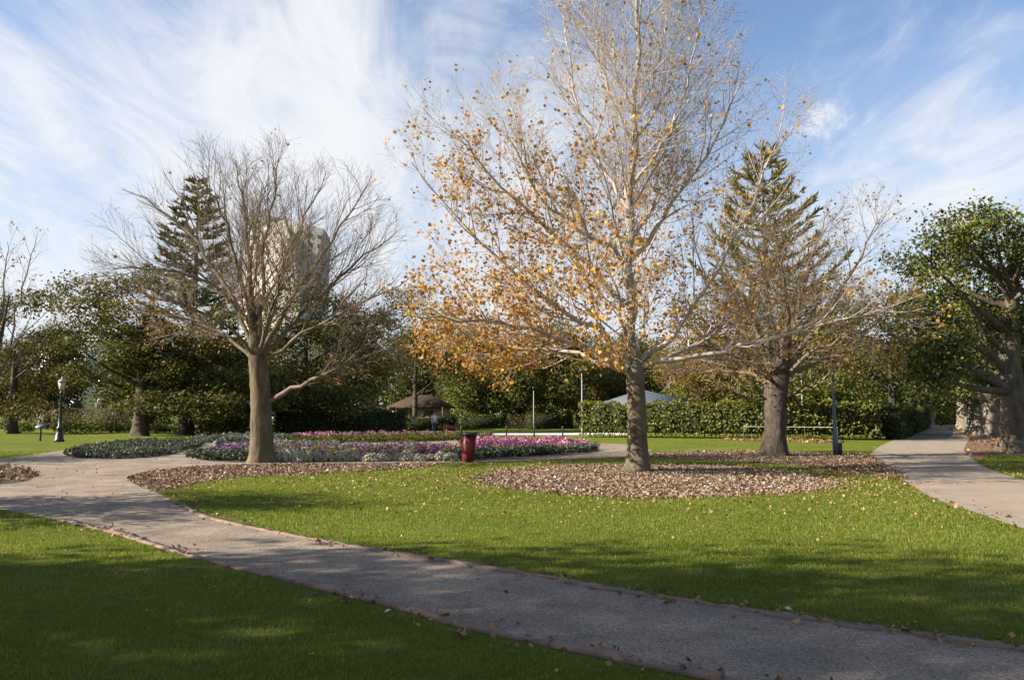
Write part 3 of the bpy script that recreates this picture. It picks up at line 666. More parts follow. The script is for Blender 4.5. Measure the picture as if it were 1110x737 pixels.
# ================================================================== conifers
o = thing('pine_tree', 'tall grey-green pine with upturned branch tips rising behind the spreading tree', 'tree', tuple(at(834, 448, 50) * [1, 1, 0]))
conifer(rng, o, 18.6, 6.4, 2.5, BARK['rough'], LEAF['pine'], 1.0, 0.50, 0.60, 26, 0.13, 0.10, 0.72)
o = thing('fir_tree', 'dark pointed fir rising behind the bare round-headed tree', 'tree', tuple(at(206, 448, 62) * [1, 1, 0]))
conifer(rng, o, 20.2, 5.2, 2.5, BARK['rough'], LEAF['fir'], 1.05, 0.25, 0.65, 26, 0.16, 0.10, 0.72)

# ================================================================== large evergreens with their own shape
def lobes_px(base, Y0, L, r, dy=2.0, rng=rng, fl=0.75):
    out = []
    for px, py in L:
        p = at(px, py, Y0 + rng.uniform(-dy, dy)) - base; rr = r * rng.uniform(.8, 1.2); out.append((p, np.array([rr, rr, rr * fl])))
    return out
b = gp(1099, 489.5); Y = b[1]
o = thing('fig_tree', 'broad glossy evergreen with a thick trunk and heavy side limb at the right edge', 'tree', tuple(b))
leafy_tree(rng, o, 11.0, lobes_px(b, Y, [(1000, 275), (1035, 250), (1075, 243), (1115, 250), (1160, 260), (1010, 315), (1050, 300), (1095, 300), (1140, 310), (985, 350), (1025, 365), (1070, 345), (1120, 360), (1170, 350), (1040, 410), (1010, 405), (1085, 405), (1130, 410), (1190, 390), (975, 330), (1020, 285), (1060, 270), (1100, 275), (1060, 320), (1030, 335), (1000, 380), (1060, 380), (1100, 335)], 1.42, 3.0),
    3.0, 0.56, BARK['fig'], LEAF['fig'], 17, 64, 0.165, 0.31, 0.75, up=0.25, limb_r=0.5,
    trunk_pts=[[0, 0, -0.05], at(1099, 440, Y) - b, at(1094, 400, Y) - b, at(1096, 350, Y) - b, at(1098, 300, Y) - b, at(1096, 262, Y) - b])
mb = MB()
for pts, r0 in (([(1092, 408), (1075, 385), (1055, 374), (1030, 367), (1008, 352)], .2), ([(1094, 385), (1075, 368), (1060, 345), (1045, 318)], .15), ([(1097, 330), (1080, 300), (1058, 288), (1035, 290)], .12)):
    P = np.array([at(x, y, Y - 0.6 * i) - b for i, (x, y) in enumerate(pts)]); mb.tube(resample(P, 14), np.linspace(r0, r0 * .4, 14), 9)
mb.build('limb', BARK['fig'], o, True)

b = gp(152, 472.5); Y = b[1]
o = thing('cedar_tree', 'wide dark layered evergreen with a stout black trunk left of the bare tree', 'tree', tuple(b))
leafy_tree(rng, o, 11.5, lobes_px(b, Y, [(90, 330), (130, 312), (170, 305), (210, 318), (250, 345), (80, 372), (120, 360), (165, 355), (205, 362), (240, 385), (150, 385), (152, 418), (130, 380), (175, 425), (100, 405), (140, 400), (185, 402), (225, 410), (255, 425), (120, 430), (160, 432), (200, 436), (110, 345), (150, 335), (235, 440)], 2.1, 3.0, fl=0.38),
    2.0, 0.55, BARK['rough'], LEAF['mid'], 17, 48, 0.24, 0.55, 0.35, up=0.9)
b = gp(198, 471); Y = b[1]
o = thing('evergreen_tree', 'evergreen with a pale-sided trunk just right of the stout black trunk', 'tree', tuple(b))
leafy_tree(rng, o, 9.5, lobes_px(b, Y, [(180, 380), (215, 375), (250, 380), (275, 405), (190, 410), (230, 420), (262, 440), (285, 430), (205, 440), (240, 455), (270, 460)], 1.9, 2.5, fl=.5), 1.6, 0.36, BARK['fig'], LEAF['dark'], 17, 48, 0.24, 0.5, 0.5, up=.6)
b = gp(12, 470); Y = b[1]
o = thing('evergreen_tree', 'loose yellow-green evergreen with a dark trunk near the left edge', 'tree', tuple(b))
leafy_tree(rng, o, 9.5, lobes_px(b, Y, [(-30, 350), (0, 335), (40, 325), (75, 310), (110, 320), (-20, 390), (25, 380), (60, 370), (90, 355), (0, 425), (40, 420), (72, 405), (-45, 420), (20, 440)], 1.9, 2.5, fl=.6), 1.8, 0.42, BARK['rough'], LEAF['olive'], 13, 44, 0.24, 0.5, 0.5)
b = at(330, 448, 66) * [1, 1, 0]; Y = 66
o = thing('evergreen_tree', 'dark evergreen with a black trunk behind the clipped hedge right of the bare tree', 'tree', tuple(b))
leafy_tree(rng, o, 10, lobes_px(b, Y, [(300, 330), (335, 315), (370, 330), (400, 350), (310, 365), (345, 355), (385, 375), (410, 395), (320, 400), (355, 400), (395, 415), (300, 420), (375, 430), (345, 428)], 2.1, 3, fl=.7), 2.4, 0.42, BARK['rough'], LEAF['dark'], 15, 48, 0.24, 0.5, 0.6)
b = at(450, 448, 74) * [1, 1, 0]; Y = 74
o = thing('evergreen_tree', 'grey-brown tall-trunked tree in front of the brown-roofed hut', 'tree', tuple(b))
leafy_tree(rng, o, 12, lobes_px(b, Y, [(430, 320), (415, 345), (450, 330), (485, 345), (520, 365), (425, 380), (465, 372), (500, 388), (440, 396), (480, 398), (520, 400), (410, 400)], 2.3, 3, fl=.6), 4.0, 0.27, BARK['rough'], LEAF['olive'], 9, 44, 0.25, 0.55, 0.6)
b = at(968, 448, 60) * [1, 1, 0]; Y = 60
o = thing('evergreen_tree', 'fine-leaved light green tree overhanging the left side of the sandy path', 'tree', tuple(b))
leafy_tree(rng, o, 9, lobes_px(b, Y, [(890, 350), (930, 345), (970, 350), (1005, 365), (1040, 375), (900, 385), (945, 385), (985, 395), (1025, 405), (915, 415), (955, 420), (1000, 425), (1040, 428), (880, 410), (1060, 400)], 2.0, 3, fl=.6), 1.8, 0.36, BARK['rough'], LEAF['mid'], 10, 46, 0.22, 0.5, 0.5)

# avenue trees right of the path: one built, the others copied
o = thing('avenue_tree', 'avenue tree with a thick blotched trunk, second from the front right of the sandy path', 'tree', tuple(gp(1077, 474)), 0.4, 'trees along the right of the sandy path')
av = leafy_tree(rng, o, 9.5, rand_lobes(rng, 9.5, 5.0, 3.2, 16, 1.9), 2.8, 0.62, BARK['lichen'], LEAF['fig'], 8, 42, 0.22, 0.5, 0.6)
copy_tree(av, tuple(gp(1058, 471)), 2.0, .95, 'avenue tree with a blotched trunk, third from the front right of the sandy path', 'trees along the right of the sandy path')
copy_tree(av, (44.0, 78.0, 0), 3.6, 1.0, 'avenue tree half hidden at the far shaded end of the sandy path, right side', 'trees along the right of the sandy path')
copy_tree(av, (35.5, 47.0, 0), 5.2, .9, 'avenue tree set back behind the front right trunk', 'trees along the right of the sandy path')
copy_tree(av, (52.0, 100.0, 0), 0.2, 1.1, 'avenue tree closing the dark far end of the sandy path', 'trees along the right of the sandy path')
copy_tree(av, (44.0, 98.0, 0), 1.2, .95, 'avenue tree at the far left side of the sandy path behind the hedge', 'trees along the right of the sandy path')

# background trees beyond the beds: three kinds, copied
def proto(name, label, loc, H, Rc, zb, nl, r0, tr, leafm, fl=.6, leaf=.26, per=44, nc=12, g='background trees behind the lawn', bark=BARK['rough']):
    o = thing(name, label, 'tree', loc, 0, g); return leafy_tree(rng, o, H, rand_lobes(rng, H, Rc, zb, nl, r0), zb + .4, tr, bark, leafm, nc, per, leaf, .55, fl)
G = 'background trees behind the lawn'
pA = proto('evergreen_tree', 'dense dark evergreen in the dark gap right of the brown-roofed hut', (-3.5, 88, 0), 11, 5.2, 1.4, 18, 2.3, .4, LEAF['dark'])
pB = proto('evergreen_tree', 'olive green tree behind the grey canopy roof', (12.5, 92, 0), 10, 5.2, 1.6, 16, 2.2, .35, LEAF['olive'])
pC = proto('evergreen_tree', 'mid green bushy tree behind the stone-grey bollard and silver bed', (-38, 84, 0), 10.5, 5.2, 1.0, 18, 2.2, .35, LEAF['mid'])
spots = [(pA, -12, 100, 1.05, 'dark evergreen behind the brown-roofed hut'), (pA, 4.5, 86, 1.0, 'dark evergreen behind the tall thin pole left of the sunny hedge'),
    (pA, -29, 90, 1.1, 'dark tall evergreen right of the pointed fir, below the tower'), (pC, -5.0, 92, .72, 'mid green low tree between the hut and the dark gap'),
    (pB, 1, 100, 1.0, 'olive tree deep behind the dark gap in the middle of the park'), (pB, 20, 84, 1.0, 'olive tree above the sunny hedge, right of the grey canopy roof'),
    (pC, 25, 78, .95, 'mid green tree above the hedge behind the spreading tree'), (pB, 31, 82, 1.0, 'olive tree behind the lamp post on the right'),
    (pA, 37, 92, 1.0, 'dark evergreen above the corner where the hedge turns along the path'), (pA, -50, 86, .95, 'dark evergreen behind the layered cedar'),
    (pB, -60, 92, .95, 'olive tree far left behind the old style street lamp'), (pC, -66, 84, .85, 'mid green tree at the far left edge of the picture'),
    (pA, -22, 104, 1.15, 'tall dark evergreen in the far row left of the hut'), (pC, 9, 108, 1.15, 'mid green tree in the far row behind the plane trunk'),
    (pA, 28, 110, 1.1, 'dark evergreen in the far row behind the grey canopy roof'), (pC, 50, 112, 1.2, 'mid green tree in the far row beyond the end of the path'),
    (pA, 62, 92, 1.15, 'dark evergreen far right behind the avenue trees'), (pA, -40, 108, 1.0, 'dark evergreen in the far row under the tower'),
    (pB, -75, 110, 1.0, 'olive tree in the far row at the left edge'), (pA, 16, 104, 1.0, 'dark evergreen in the far row right of the plane trunk'), (pA, -8, 112, 1.1, 'dark evergreen in the far row right of the hut'),
    (pC, 72, 72, 1.1, 'mid green tree off the right edge beside the avenue'), (pA, 57, 113, 1.0, 'dark low-branched evergreen filling the far end of the sandy path'), (pA, 64, 117, 1.05, 'dark evergreen behind the far end of the sandy path, to its right'), (pA, 50, 118, 1.0, 'dark evergreen behind the far end of the sandy path, to its left')]
for i, (p, x, y, s, lb) in enumerate(spots): copy_tree(p, (x, y, 0), i * 1.7, (s, s, s * (0.9 + .2 * rng.random())), lb, G)
# trees beyond the left edge, whose shade lies over the near grass and path
o = thing('shade_tree', 'evergreen beyond the left edge whose shade covers the near grass', 'tree', (-15.5, 2.4, 0), 0, 'trees beyond the left edge')
sh = leafy_tree(rng, o, 12, rand_lobes(rng, 12, 5.0, 2.5, 22, 2.1), 3, .4, BARK['rough'], LEAF['dark'], 8, 38, .24, .5, .6)
for x, y, s, a, lb in ((-24, -.5, 1.25, 1.0, 'taller evergreen further beyond the left edge shading the lawn to the right'), (-17, -4.5, 1.1, 2.5, 'evergreen behind the left of the viewer shading the path end'),
                       (-13.4, 12.8, (.45, .34, .47), 5.2, 'small evergreen beyond the left edge shading the bend of the path'),
                       (-33, -4, 1.3, .4, 'tallest evergreen far beyond the left edge'), (-36, 24, .9, 3.6, 'evergreen beyond the left edge behind the soil bed')):
    copy_tree(sh, (x, y, 0), a, s, lb, 'trees beyond the left edge')

# distant belt of trees that reads as one mass
parts = []
for i in range(90):
    x = -190 + 380 * (i + rng.random()) / 90; y = 135 + 25 * rng.random(); h = rng.uniform(6, 11); n = 260
    u = rng.normal(size=(n, 3)); u /= np.linalg.norm(u, axis=1, keepdims=True)
    C = np.array([x, y, h * .5]) + u * np.array([3.6, 3.6, h * .5]) * (.5 + .5 * rng.random((n, 1))); C[:, 2] = np.abs(C[:, 2])
    V, Fq = leaves(rng, C, 1.1, .3, .8); parts.append((V, Fq, np.clip(rng.normal(.4, .2) + rng.normal(0, .12, n), 0, 1)))
tag(link('distant_wood', cat_leaves('distant_wood', parts), LEAF['dark']), 'far belt of dark trees along the horizon', 'wood', None, 'stuff')

# ================================================================== hedges
def hedge(name, label, P0, P1, wd, h, leafm, per, size, core_up=0.0):
    P0 = np.array(P0[:2]); P1 = np.array(P1[:2]); d = P1 - P0; Ln = np.linalg.norm(d); ang = math.atan2(d[1], d[0]); c = (P0 + P1) / 2
    o = thing(name, label, 'hedge', (c[0], c[1], 0), ang)
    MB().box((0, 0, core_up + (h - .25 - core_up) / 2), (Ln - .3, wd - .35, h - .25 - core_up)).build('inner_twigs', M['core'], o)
    n = int(per * (2 * Ln * h + Ln * wd + 2 * wd * h)); f = rng.random(n) * (2 * Ln * h + Ln * wd + 2 * wd * h)
    C = np.zeros((n, 3)); a = rng.random(n); b_ = rng.random(n); A1 = Ln * h; A2 = 2 * A1; A3 = A2 + Ln * wd
    fr = f < A1; bk = (f >= A1) & (f < A2); tp = (f >= A2) & (f < A3); en = f >= A3
    C[:, 0] = (a - .5) * Ln; C[:, 2] = b_ * h
    C[fr, 1] = -wd / 2; C[bk, 1] = wd / 2; C[tp, 1] = (b_[tp] - .5) * wd; C[tp, 2] = h
    C[en, 0] = np.where(rng.random(en.sum()) < .5, -.5, .5) * Ln; C[en, 1] = (a[en] - .5) * wd
    lump = .16 * np.sin(C[:, 0] * 5.1 + 2 * np.sin(C[:, 2] * 4)) * np.cos(C[:, 2] * 5.7 + C[:, 0]) + .07 * np.sin(C[:, 0] * 1.3)
    ctr = np.stack([np.clip(C[:, 0], -Ln / 2 + wd / 2, Ln / 2 - wd / 2), 0 * C[:, 1], np.full(n, h * .45)], 1)
    out = C - ctr; out /= np.linalg.norm(out, axis=1, keepdims=True) + 1e-6
    C += out * (lump + rng.normal(size=n) * .06 - .05)[:, None]; shoot = (C[:, 2] > h * .9) & (rng.random(n) < .06); C[shoot, 2] += rng.random(shoot.sum()) * .22; C[:, 2] = np.maximum(C[:, 2], .02 + core_up * .5)
    gap = rng.random(n) < np.clip((.55 - C[:, 2]) * 1.3, 0, .75) * (core_up > 0); C = C[~gap]; lump = lump[~gap]; ctr = ctr[~gap]
    V, Fq = leaves(rng, C, size, .35, .65, ctr)
    link('foliage', cat_leaves('foliage', [(V, Fq, np.clip(rng.normal(.5, .2, len(C)), 0, 1))]), leafm, o)
    if core_up:
        for x in np.arange(-Ln / 2 + .5, Ln / 2 - .4, .42):
            MB().tube([[x + rng.normal() * .1, rng.normal() * .15, -.03], [x + rng.normal() * .1, rng.normal() * .15, .25], [x + rng.normal() * .2, rng.normal() * .2, .75]], [.035, .03, .02], 5).build('stem', BARK['rough'], o)
    return o
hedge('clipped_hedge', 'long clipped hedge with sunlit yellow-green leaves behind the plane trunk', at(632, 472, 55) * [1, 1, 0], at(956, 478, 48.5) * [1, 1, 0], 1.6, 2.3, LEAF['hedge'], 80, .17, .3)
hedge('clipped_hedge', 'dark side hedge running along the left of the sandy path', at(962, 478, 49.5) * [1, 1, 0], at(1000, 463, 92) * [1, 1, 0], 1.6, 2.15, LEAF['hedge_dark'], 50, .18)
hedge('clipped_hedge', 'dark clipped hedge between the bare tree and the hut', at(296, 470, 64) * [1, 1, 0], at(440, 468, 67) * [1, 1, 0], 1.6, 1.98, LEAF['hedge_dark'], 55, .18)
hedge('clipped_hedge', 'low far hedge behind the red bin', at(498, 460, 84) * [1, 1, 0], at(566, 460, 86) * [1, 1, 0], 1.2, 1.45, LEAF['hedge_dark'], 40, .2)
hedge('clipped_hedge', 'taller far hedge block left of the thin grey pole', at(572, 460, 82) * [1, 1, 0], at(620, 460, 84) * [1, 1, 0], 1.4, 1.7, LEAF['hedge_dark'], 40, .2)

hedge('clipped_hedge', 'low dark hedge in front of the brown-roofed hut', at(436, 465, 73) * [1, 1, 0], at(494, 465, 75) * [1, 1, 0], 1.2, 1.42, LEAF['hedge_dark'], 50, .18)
# shrubs in the left and middle distance
o = thing('shrub', 'yellow-green shrub under the evergreen at the left edge', 'shrub', tuple(at(22, 466, 66) * [1, 1, 0]), 0, 'shrubs under the trees')
def shrub(o, leafm, n=520, r=(1.2, 1.0, .75), size=.22):
    u = rng.normal(size=(n, 3)); u /= np.linalg.norm(u, axis=1, keepdims=True); C = u * np.array(r) * (.55 + .5 * rng.random((n, 1))) ; C[:, 2] = np.abs(C[:, 2]) + .1
    V, Fq = leaves(rng, C, size, .3, .5, np.array([0, 0, .3]))
    link('foliage', cat_leaves('foliage', [(V, Fq, np.clip(rng.normal(.45, .22, n), 0, 1))]), leafm, o)
    for k in range(6): a = k * 1.05; MB().tube([[0, 0, -.03], [.3 * math.cos(a), .3 * math.sin(a), .4], [.7 * r[0] * math.cos(a), .7 * r[1] * math.sin(a), .6 * r[2]]], [.03, .022, .01], 5).build('stem', BARK['rough'], o)
    return o
s1 = shrub(o, LEAF['shrub'])
o = thing('shrub', 'round dark green shrub right of the old style street lamp', 'shrub', tuple(at(83, 468, 63) * [1, 1, 0]), 0, 'shrubs under the trees'); s2 = shrub(o, LEAF['mid'], 620, (1.7, 1.3, 1.15))
o = thing('shrub', 'brown dry shrub far behind the sign post', 'shrub', tuple(at(52, 460, 80) * [1, 1, 0]), 0, 'shrubs under the trees'); s3 = shrub(o, LEAF['brown'], 800, (3.2, 2, 2.6), .26)
for p, px, py, Y, s, lb in ((s1, 120, 468, 66, 1.0, 'bright yellow-green shrub left of the stout black trunk'), (s1, 136, 468, 68, .8, 'small bright shrub touching the left of the stout black trunk'),
        (s1, 170, 468, 66, .9, 'bright shrub between the stout trunk and the pale-sided trunk'), (s1, 184, 468, 67, .8, 'yellow-green shrub touching the pale-sided trunk'), (s2, 105, 462, 74, .9, 'low green shrub behind the round one by the street lamp'),
        (s3, 110, 460, 80, 1.0, 'brown dry shrub mass behind the bright shrubs on the left'), (s3, 75, 460, 92, 1.2, 'brown leafless thicket far behind the street lamp'), (s3, 20, 460, 90, 1.0, 'brown thicket at the left edge beyond the lawn'),
        (s3, 400, 455, 98, 1.3, 'grey-brown thicket left of the brown-roofed hut'), (s2, 215, 468, 62, 1.1, 'green shrub under the drooping evergreen right of the pale-sided trunk'), (s2, 240, 468, 64, 1.0, 'green shrub just left of the bare tree trunk in the distance'),
        (s2, 260, 467, 66, 1.0, 'dark green shrub directly behind the bare tree trunk'), (s2, 505, 464, 76, .7, 'small dark shrub behind the red bin'), (s3, 563, 458, 80, .55, 'small brown bush between the two far hedges'), (s2, 480, 466, 74, .6, 'small dark shrub beside the standing person'),
        (s2, 1020, 452, 103, 2.0, 'tall dark shrub at the dark far end of the sandy path'), (s2, 1038, 452, 106, 2.2, 'broad dark shrub at the far end of the sandy path, to the right'), (s2, 1008, 454, 104, 1.6, 'dark shrub behind the end of the dark side hedge'), (s3, 140, 458, 96, 1.3, 'brown thicket behind the stout black trunk'), (s3, 190, 458, 98, 1.3, 'brown thicket behind the pale-sided trunk'), (s3, 520, 452, 96, 1.3, 'brown thicket in the dark gap above the low far hedge'), (s3, 590, 452, 98, 1.2, 'brown thicket above the taller far hedge block')):
    copy_tree(p, tuple(at(px, py, Y) * [1, 1, 0]), rng.random() * 6, s, lb, 'shrubs under the trees')

# ================================================================== flower beds
def scatter(poly, n):
    lo_, hi = poly.min(0), poly.max(0); out = []
    tot = 0
    while tot < n:
        P = lo_ + rng.random((n * 2, 2)) * (hi - lo_); P = P[inside(P, poly)]; out.append(P); tot += len(P)
    return np.concatenate(out)[:n]
def planting(name, label, px, n, h, r, leafm, per, size, upw=.4, sub=6, cat='flowers'):
    poly = loop_px(px, sub); P = scatter(poly, n); hh = h * rng.uniform(.65, 1.25, n)
    X = np.repeat(np.column_stack([P, hh * .55]), per, 0); u = rng.normal(size=(n * per, 3)); u /= np.linalg.norm(u, axis=1, keepdims=True)
    X += u * np.column_stack([np.full(n * per, r), np.full(n * per, r), np.repeat(hh * .5, per)]) * (.6 + .4 * rng.random((n * per, 1))); X[:, 2] = np.maximum(X[:, 2], .02)
    V, Fq = leaves(rng, X, size, upw, .7)
    tone = np.repeat(rng.normal(.5, .14, n), per) + .25 * (X[:, 2] / np.repeat(hh, per) - .5) + rng.normal(0, .17, n * per)
    tag(link(name, cat_leaves(name, [(V, Fq, np.clip(tone, 0, 1))]), leafm), label, cat, None, 'stuff')
sheets = [('flower_bed', [(203, 493), (225, 486), (262, 481.5), (300, 480), (400, 483.5), (470, 484), (520, 481.5), (560, 479), (610, 480.5), (645, 486), (648, 490), (610, 494.5), (540, 498.5), (460, 500), (380, 501), (300, 502), (230, 500)], .012, 'dark soil of the front flower bed'),
          ('flower_bed', [(75, 494), (95, 487), (140, 481), (195, 479.5), (222, 482), (200, 488), (185, 493), (130, 497.5), (85, 497)], .012, 'dark soil of the silver bed on the left'),
          ('flower_bed', [(200, 478), (250, 475), (330, 473), (440, 472), (500, 472.5), (545, 474), (500, 477), (430, 479.5), (330, 480), (240, 480.5)], .013, 'dark soil of the back flower bed')]
for nme, px, z, lb in sheets: sheet(nme, loop_px(px), z, M['soil'], lb, .03, 8)
planting('lavender_bed', 'low grey-green lavender planting at the left, between the lawn and the gravel', sheets[1][1], 620, .27, .24, LEAF['lavender'], 34, .10, cat='ground cover')
planting('silver_foliage', 'silver-grey ground cover filling the middle of the front flower bed', [(225, 492), (250, 485), (300, 482), (400, 485), (470, 486), (460, 493), (400, 495), (300, 497), (240, 497)], 380, .30, .22, LEAF['silver'], 30, .10, cat='ground cover')
planting('silver_foliage', 'dull grey-green border along the front of the flower bed right of the red bin', [(470, 499.3), (520, 497.5), (580, 494.3), (640, 489.5), (646, 487.5), (620, 488.5), (560, 492), (500, 495)], 260, .30, .2, LEAF['lavender'], 30, .10, cat='ground cover')
planting('silver_foliage', 'dull green border left of the bare tree at the front of the bed', [(205, 494), (240, 491), (282, 495), (290, 500), (240, 500), (212, 498)], 150, .26, .2, LEAF['lavender'], 34, .11, cat='ground cover')
planting('purple_flowers', 'band of purple flowers running from the bare tree past the red bin', [(300, 489), (360, 488), (430, 488.5), (500, 487.5), (560, 485), (600, 484.5), (590, 489.5), (540, 494), (470, 496), (400, 496.5), (340, 496), (300, 494.5)], 270, .36, .2, LEAF['purple'], 30, .085)
planting('purple_flowers', 'small patch of purple flowers left of the bare tree', [(232, 491), (262, 489), (276, 492), (262, 496), (236, 495)], 60, .33, .2, LEAF['purple'], 34, .085)
planting('pink_flowers', 'bright pink flowers at the right end of the front flower bed', [(548, 482.3), (585, 480.5), (620, 482.5), (642, 486.5), (620, 488.3), (585, 488.3), (560, 486)], 210, .40, .22, LEAF['pink'], 34, .095)
planting('pink_flowers', 'pale pink flowers behind the red bin', [(500, 482.5), (530, 480), (556, 480), (552, 484.5), (510, 486)], 120, .36, .22, LEAF['pink'], 30, .095)
planting('pink_flowers', 'dusty pink flowers across the back flower bed', [(305, 476), (360, 474), (440, 472.8), (500, 473.3), (470, 475.6), (400, 477.5), (330, 478.5)], 130, .42, .28, LEAF['pink'], 28, .11)
planting('silver_foliage', 'dull silver clumps among the dusty pink flowers of the back bed', [(305, 476), (360, 474), (440, 472.8), (500, 473.3), (470, 475.6), (400, 477.5), (330, 478.5)], 150, .36, .3, LEAF['lavender'], 28, .12, cat='ground cover')
planting('dark_foliage', 'dark leafy clumps among the purple flowers of the front bed', [(300, 489), (360, 488), (430, 488.5), (500, 487.5), (560, 485), (600, 484.5), (590, 489.5), (540, 494), (470, 496), (400, 496.5), (340, 496), (300, 494.5)], 200, .34, .22, LEAF['mid'], 26, .09, cat='ground cover')
planting('green_foliage', 'dark green planting in front of the dusty pink back bed', [(300, 479.6), (330, 478.4), (400, 477.3), (470, 475.8), (535, 474.3), (500, 477), (430, 479.5), (330, 480.4)], 260, .36, .28, LEAF['mid'], 30, .12, cat='ground cover')
planting('silver_foliage', 'grey ground cover at the left end of the back flower bed', [(205, 478.3), (250, 475.6), (300, 474.5), (310, 476), (300, 479), (245, 480)], 180, .34, .3, LEAF['silver'], 30, .12, cat='ground cover')
# cushions along the front edge: individuals
def cushion(name, label, loc, leafm, r, h, g):
    o = thing(name, label, 'plant', loc, 0, g); n = 420
    u = rng.normal(size=(n, 3)); u[:, 2] = np.abs(u[:, 2]); u /= np.linalg.norm(u, axis=1, keepdims=True)
    C = u * np.array([r, r, h]) * (.75 + .3 * rng.random((n, 1))) + [0, 0, .02]
    V, Fq = leaves(rng, C, .06, .2, .6, np.array([0, 0, .05])); link('foliage', cat_leaves('foliage', [(V, Fq, np.clip(rng.normal(.5, .2, n) + .4 * (C[:, 2] / h - .5), 0, 1))]), leafm, o)
    MB().lathe([(.001, -.02), (.05, -.02), (.07, .08), (.03, .16), (.001, .17)], 8).build('stem', BARK['rough'], o); return o
cx = [306, 323, 340, 356, 371, 385, 402, 414, 432, 441, 455, 466, 478, 489]; g = 'pale cushions along the front edge of the flower bed'
where = ['first right of the bare trunk', 'second right of the bare trunk', 'third right of the bare trunk', 'fourth right of the bare trunk', 'fifth right of the bare trunk', 'sixth right of the bare trunk', 'seventh right of the bare trunk', 'eighth right of the bare trunk',
         'seventh left of the red bin', 'sixth left of the red bin', 'fifth left of the red bin', 'fourth left of the red bin', 'third left of the red bin', 'second left of the red bin']
where[8:] = ['sixth left of the red bin', 'fifth left of the red bin', 'fourth left of the red bin', 'third left of the red bin', 'second left of the red bin', 'nearest left of the red bin']
c0 = None
for i, x in enumerate(cx):
    loc = tuple(gp(x, 500.6 - (x - 306) * .006 + rng.normal() * .25)); lb = 'cream-white cushion plant in the front row, ' + where[i]
    if c0 is None: c0 = cushion('cushion_plant', lb, loc, LEAF['white'], .27, .32, g)
    else: copy_tree(c0, loc, rng.random() * 6, (rng.uniform(.75, 1.15), rng.uniform(.75, 1.15), rng.uniform(.7, 1.1)), lb, g)

# ================================================================== furniture of the park
# red bin: square, tapering to the foot, dark rim
b = gp(507.5, 501)
o = thing('litter_bin', 'square red litter bin with a dark rim at the front of the flower bed', 'litter bin', tuple(b), R(28))
mb = MB(); mb.box((0, 0, .46), (.345, .345, .84)); mb.V[-1][:4, :2] *= .84
mb.box((0, 0, .02), (.24, .24, .04))
for a in range(4):   # raised corner strips and panel lines
    s_, c_ = math.sin(a * PI / 2), math.cos(a * PI / 2)
    P = np.array([[.158 * c_ - .158 * s_, .158 * s_ + .158 * c_, .05], [.178 * c_ - .178 * s_, .178 * s_ + .178 * c_, .87]])
    mb.tube(P * [.86, .86, 1] + [[0, 0, 0], [P[1][0] * .14 - .0, P[1][1] * .14, 0]], [.016, .016], 6)
mb.build('body', M['red'], o)
mb = MB()
for sx, sy, dx, dy in ((0, .17, .44, .1), (0, -.17, .44, .1), (.17, 0, .1, .24), (-.17, 0, .1, .24)): mb.box((sx, sy, .925), (dx, dy, .085))
mb.build('rim', M['dark_metal'], o)
MB().box((0, 0, .89), (.24, .24, .012)).build('liner', M['dark_metal'], o)

# old style street lamp, left
b = gp(64, 478.8)
o = thing('street_lamp', 'old style dark street lamp with a pale lantern on the left lawn', 'street lamp', tuple(b))
mb = MB(); mb.lathe([(.001, 0), (.27, 0), (.27, .12), (.22, .16), (.2, .42), (.15, .5), (.13, .7), (.17, .74), (.17, .8), (.10, .86), (.085, 1.4), (.07, 2.7), (.10, 2.74), (.10, 2.8), (.05, 2.84), (.05, 2.92), (.001, 2.93)], 12); mb.build('post', M['dark_metal'], o, True)
MB().tube([[-.3, 0, 2.66], [0, 0, 2.66], [.3, 0, 2.66]], [.018, .018, .018], 6).build('ladder_bar', M['dark_metal'], o)
mb = MB(); mb.lathe([(.001, 2.93), (.13, 2.93), (.2, 3.36), (.001, 3.37)], 8); ln = mb.build('lantern', M['glass'], o)
mb = MB(); mb.lathe([(.001, 3.36), (.25, 3.36), (.17, 3.48), (.05, 3.56), (.035, 3.62), (.045, 3.66), (.001, 3.70)], 8); mb.build('cap', M['pole'], o)
b = gp(43.5, 478)
o = thing('sign_post', 'short dark post with a slanted plate left of the street lamp', 'sign post', tuple(b), .2)
MB().tube([[0, 0, -.03], [0, 0, .4], [0, 0, .82]], [.06, .055, .055], 8).build('post', M['dark_metal'], o)
mb = MB().box((0, 0, 0), (.5, .36, .04)); c_, s_ = math.cos(.5), math.sin(.5); mb.V[-1] = mb.V[-1] @ np.array([[1, 0, 0], [0, c_, s_], [0, -s_, c_]]) + [0, -.02, .86]; mb.build('plate', M['grey_metal'], o)
# lamp post, right: slim blue-grey pole with a control box, head among the leaves
b = gp(906, 493.6)
o = thing('lamp_post', 'slim blue-grey lamp post with a box at its foot beside the sandy path', 'lamp post', tuple(b))
mb = MB(); mb.lathe([(.001, -.02), (.105, -.02), (.105, .72), (.075, .8), (.062, 1.6), (.05, 3.2), (.001, 3.21)], 12); mb.build('post', M['grey_metal'], o, True)
MB().box((.14, .02, .24), (.17, .2, .48)).build('box', M['dark_metal'], o)
mb = MB(); mb.lathe([(.001, 3.2), (.09, 3.2), (.15, 3.5), (.15, 3.55), (.001, 3.56)], 10); mb.build('lantern', M['glass'], o)
mb = MB(); mb.lathe([(.001, 3.56), (.24, 3.56), (.14, 3.68), (.03, 3.74), (.001, 3.78)], 10); mb.build('cap', M['green_metal'], o)
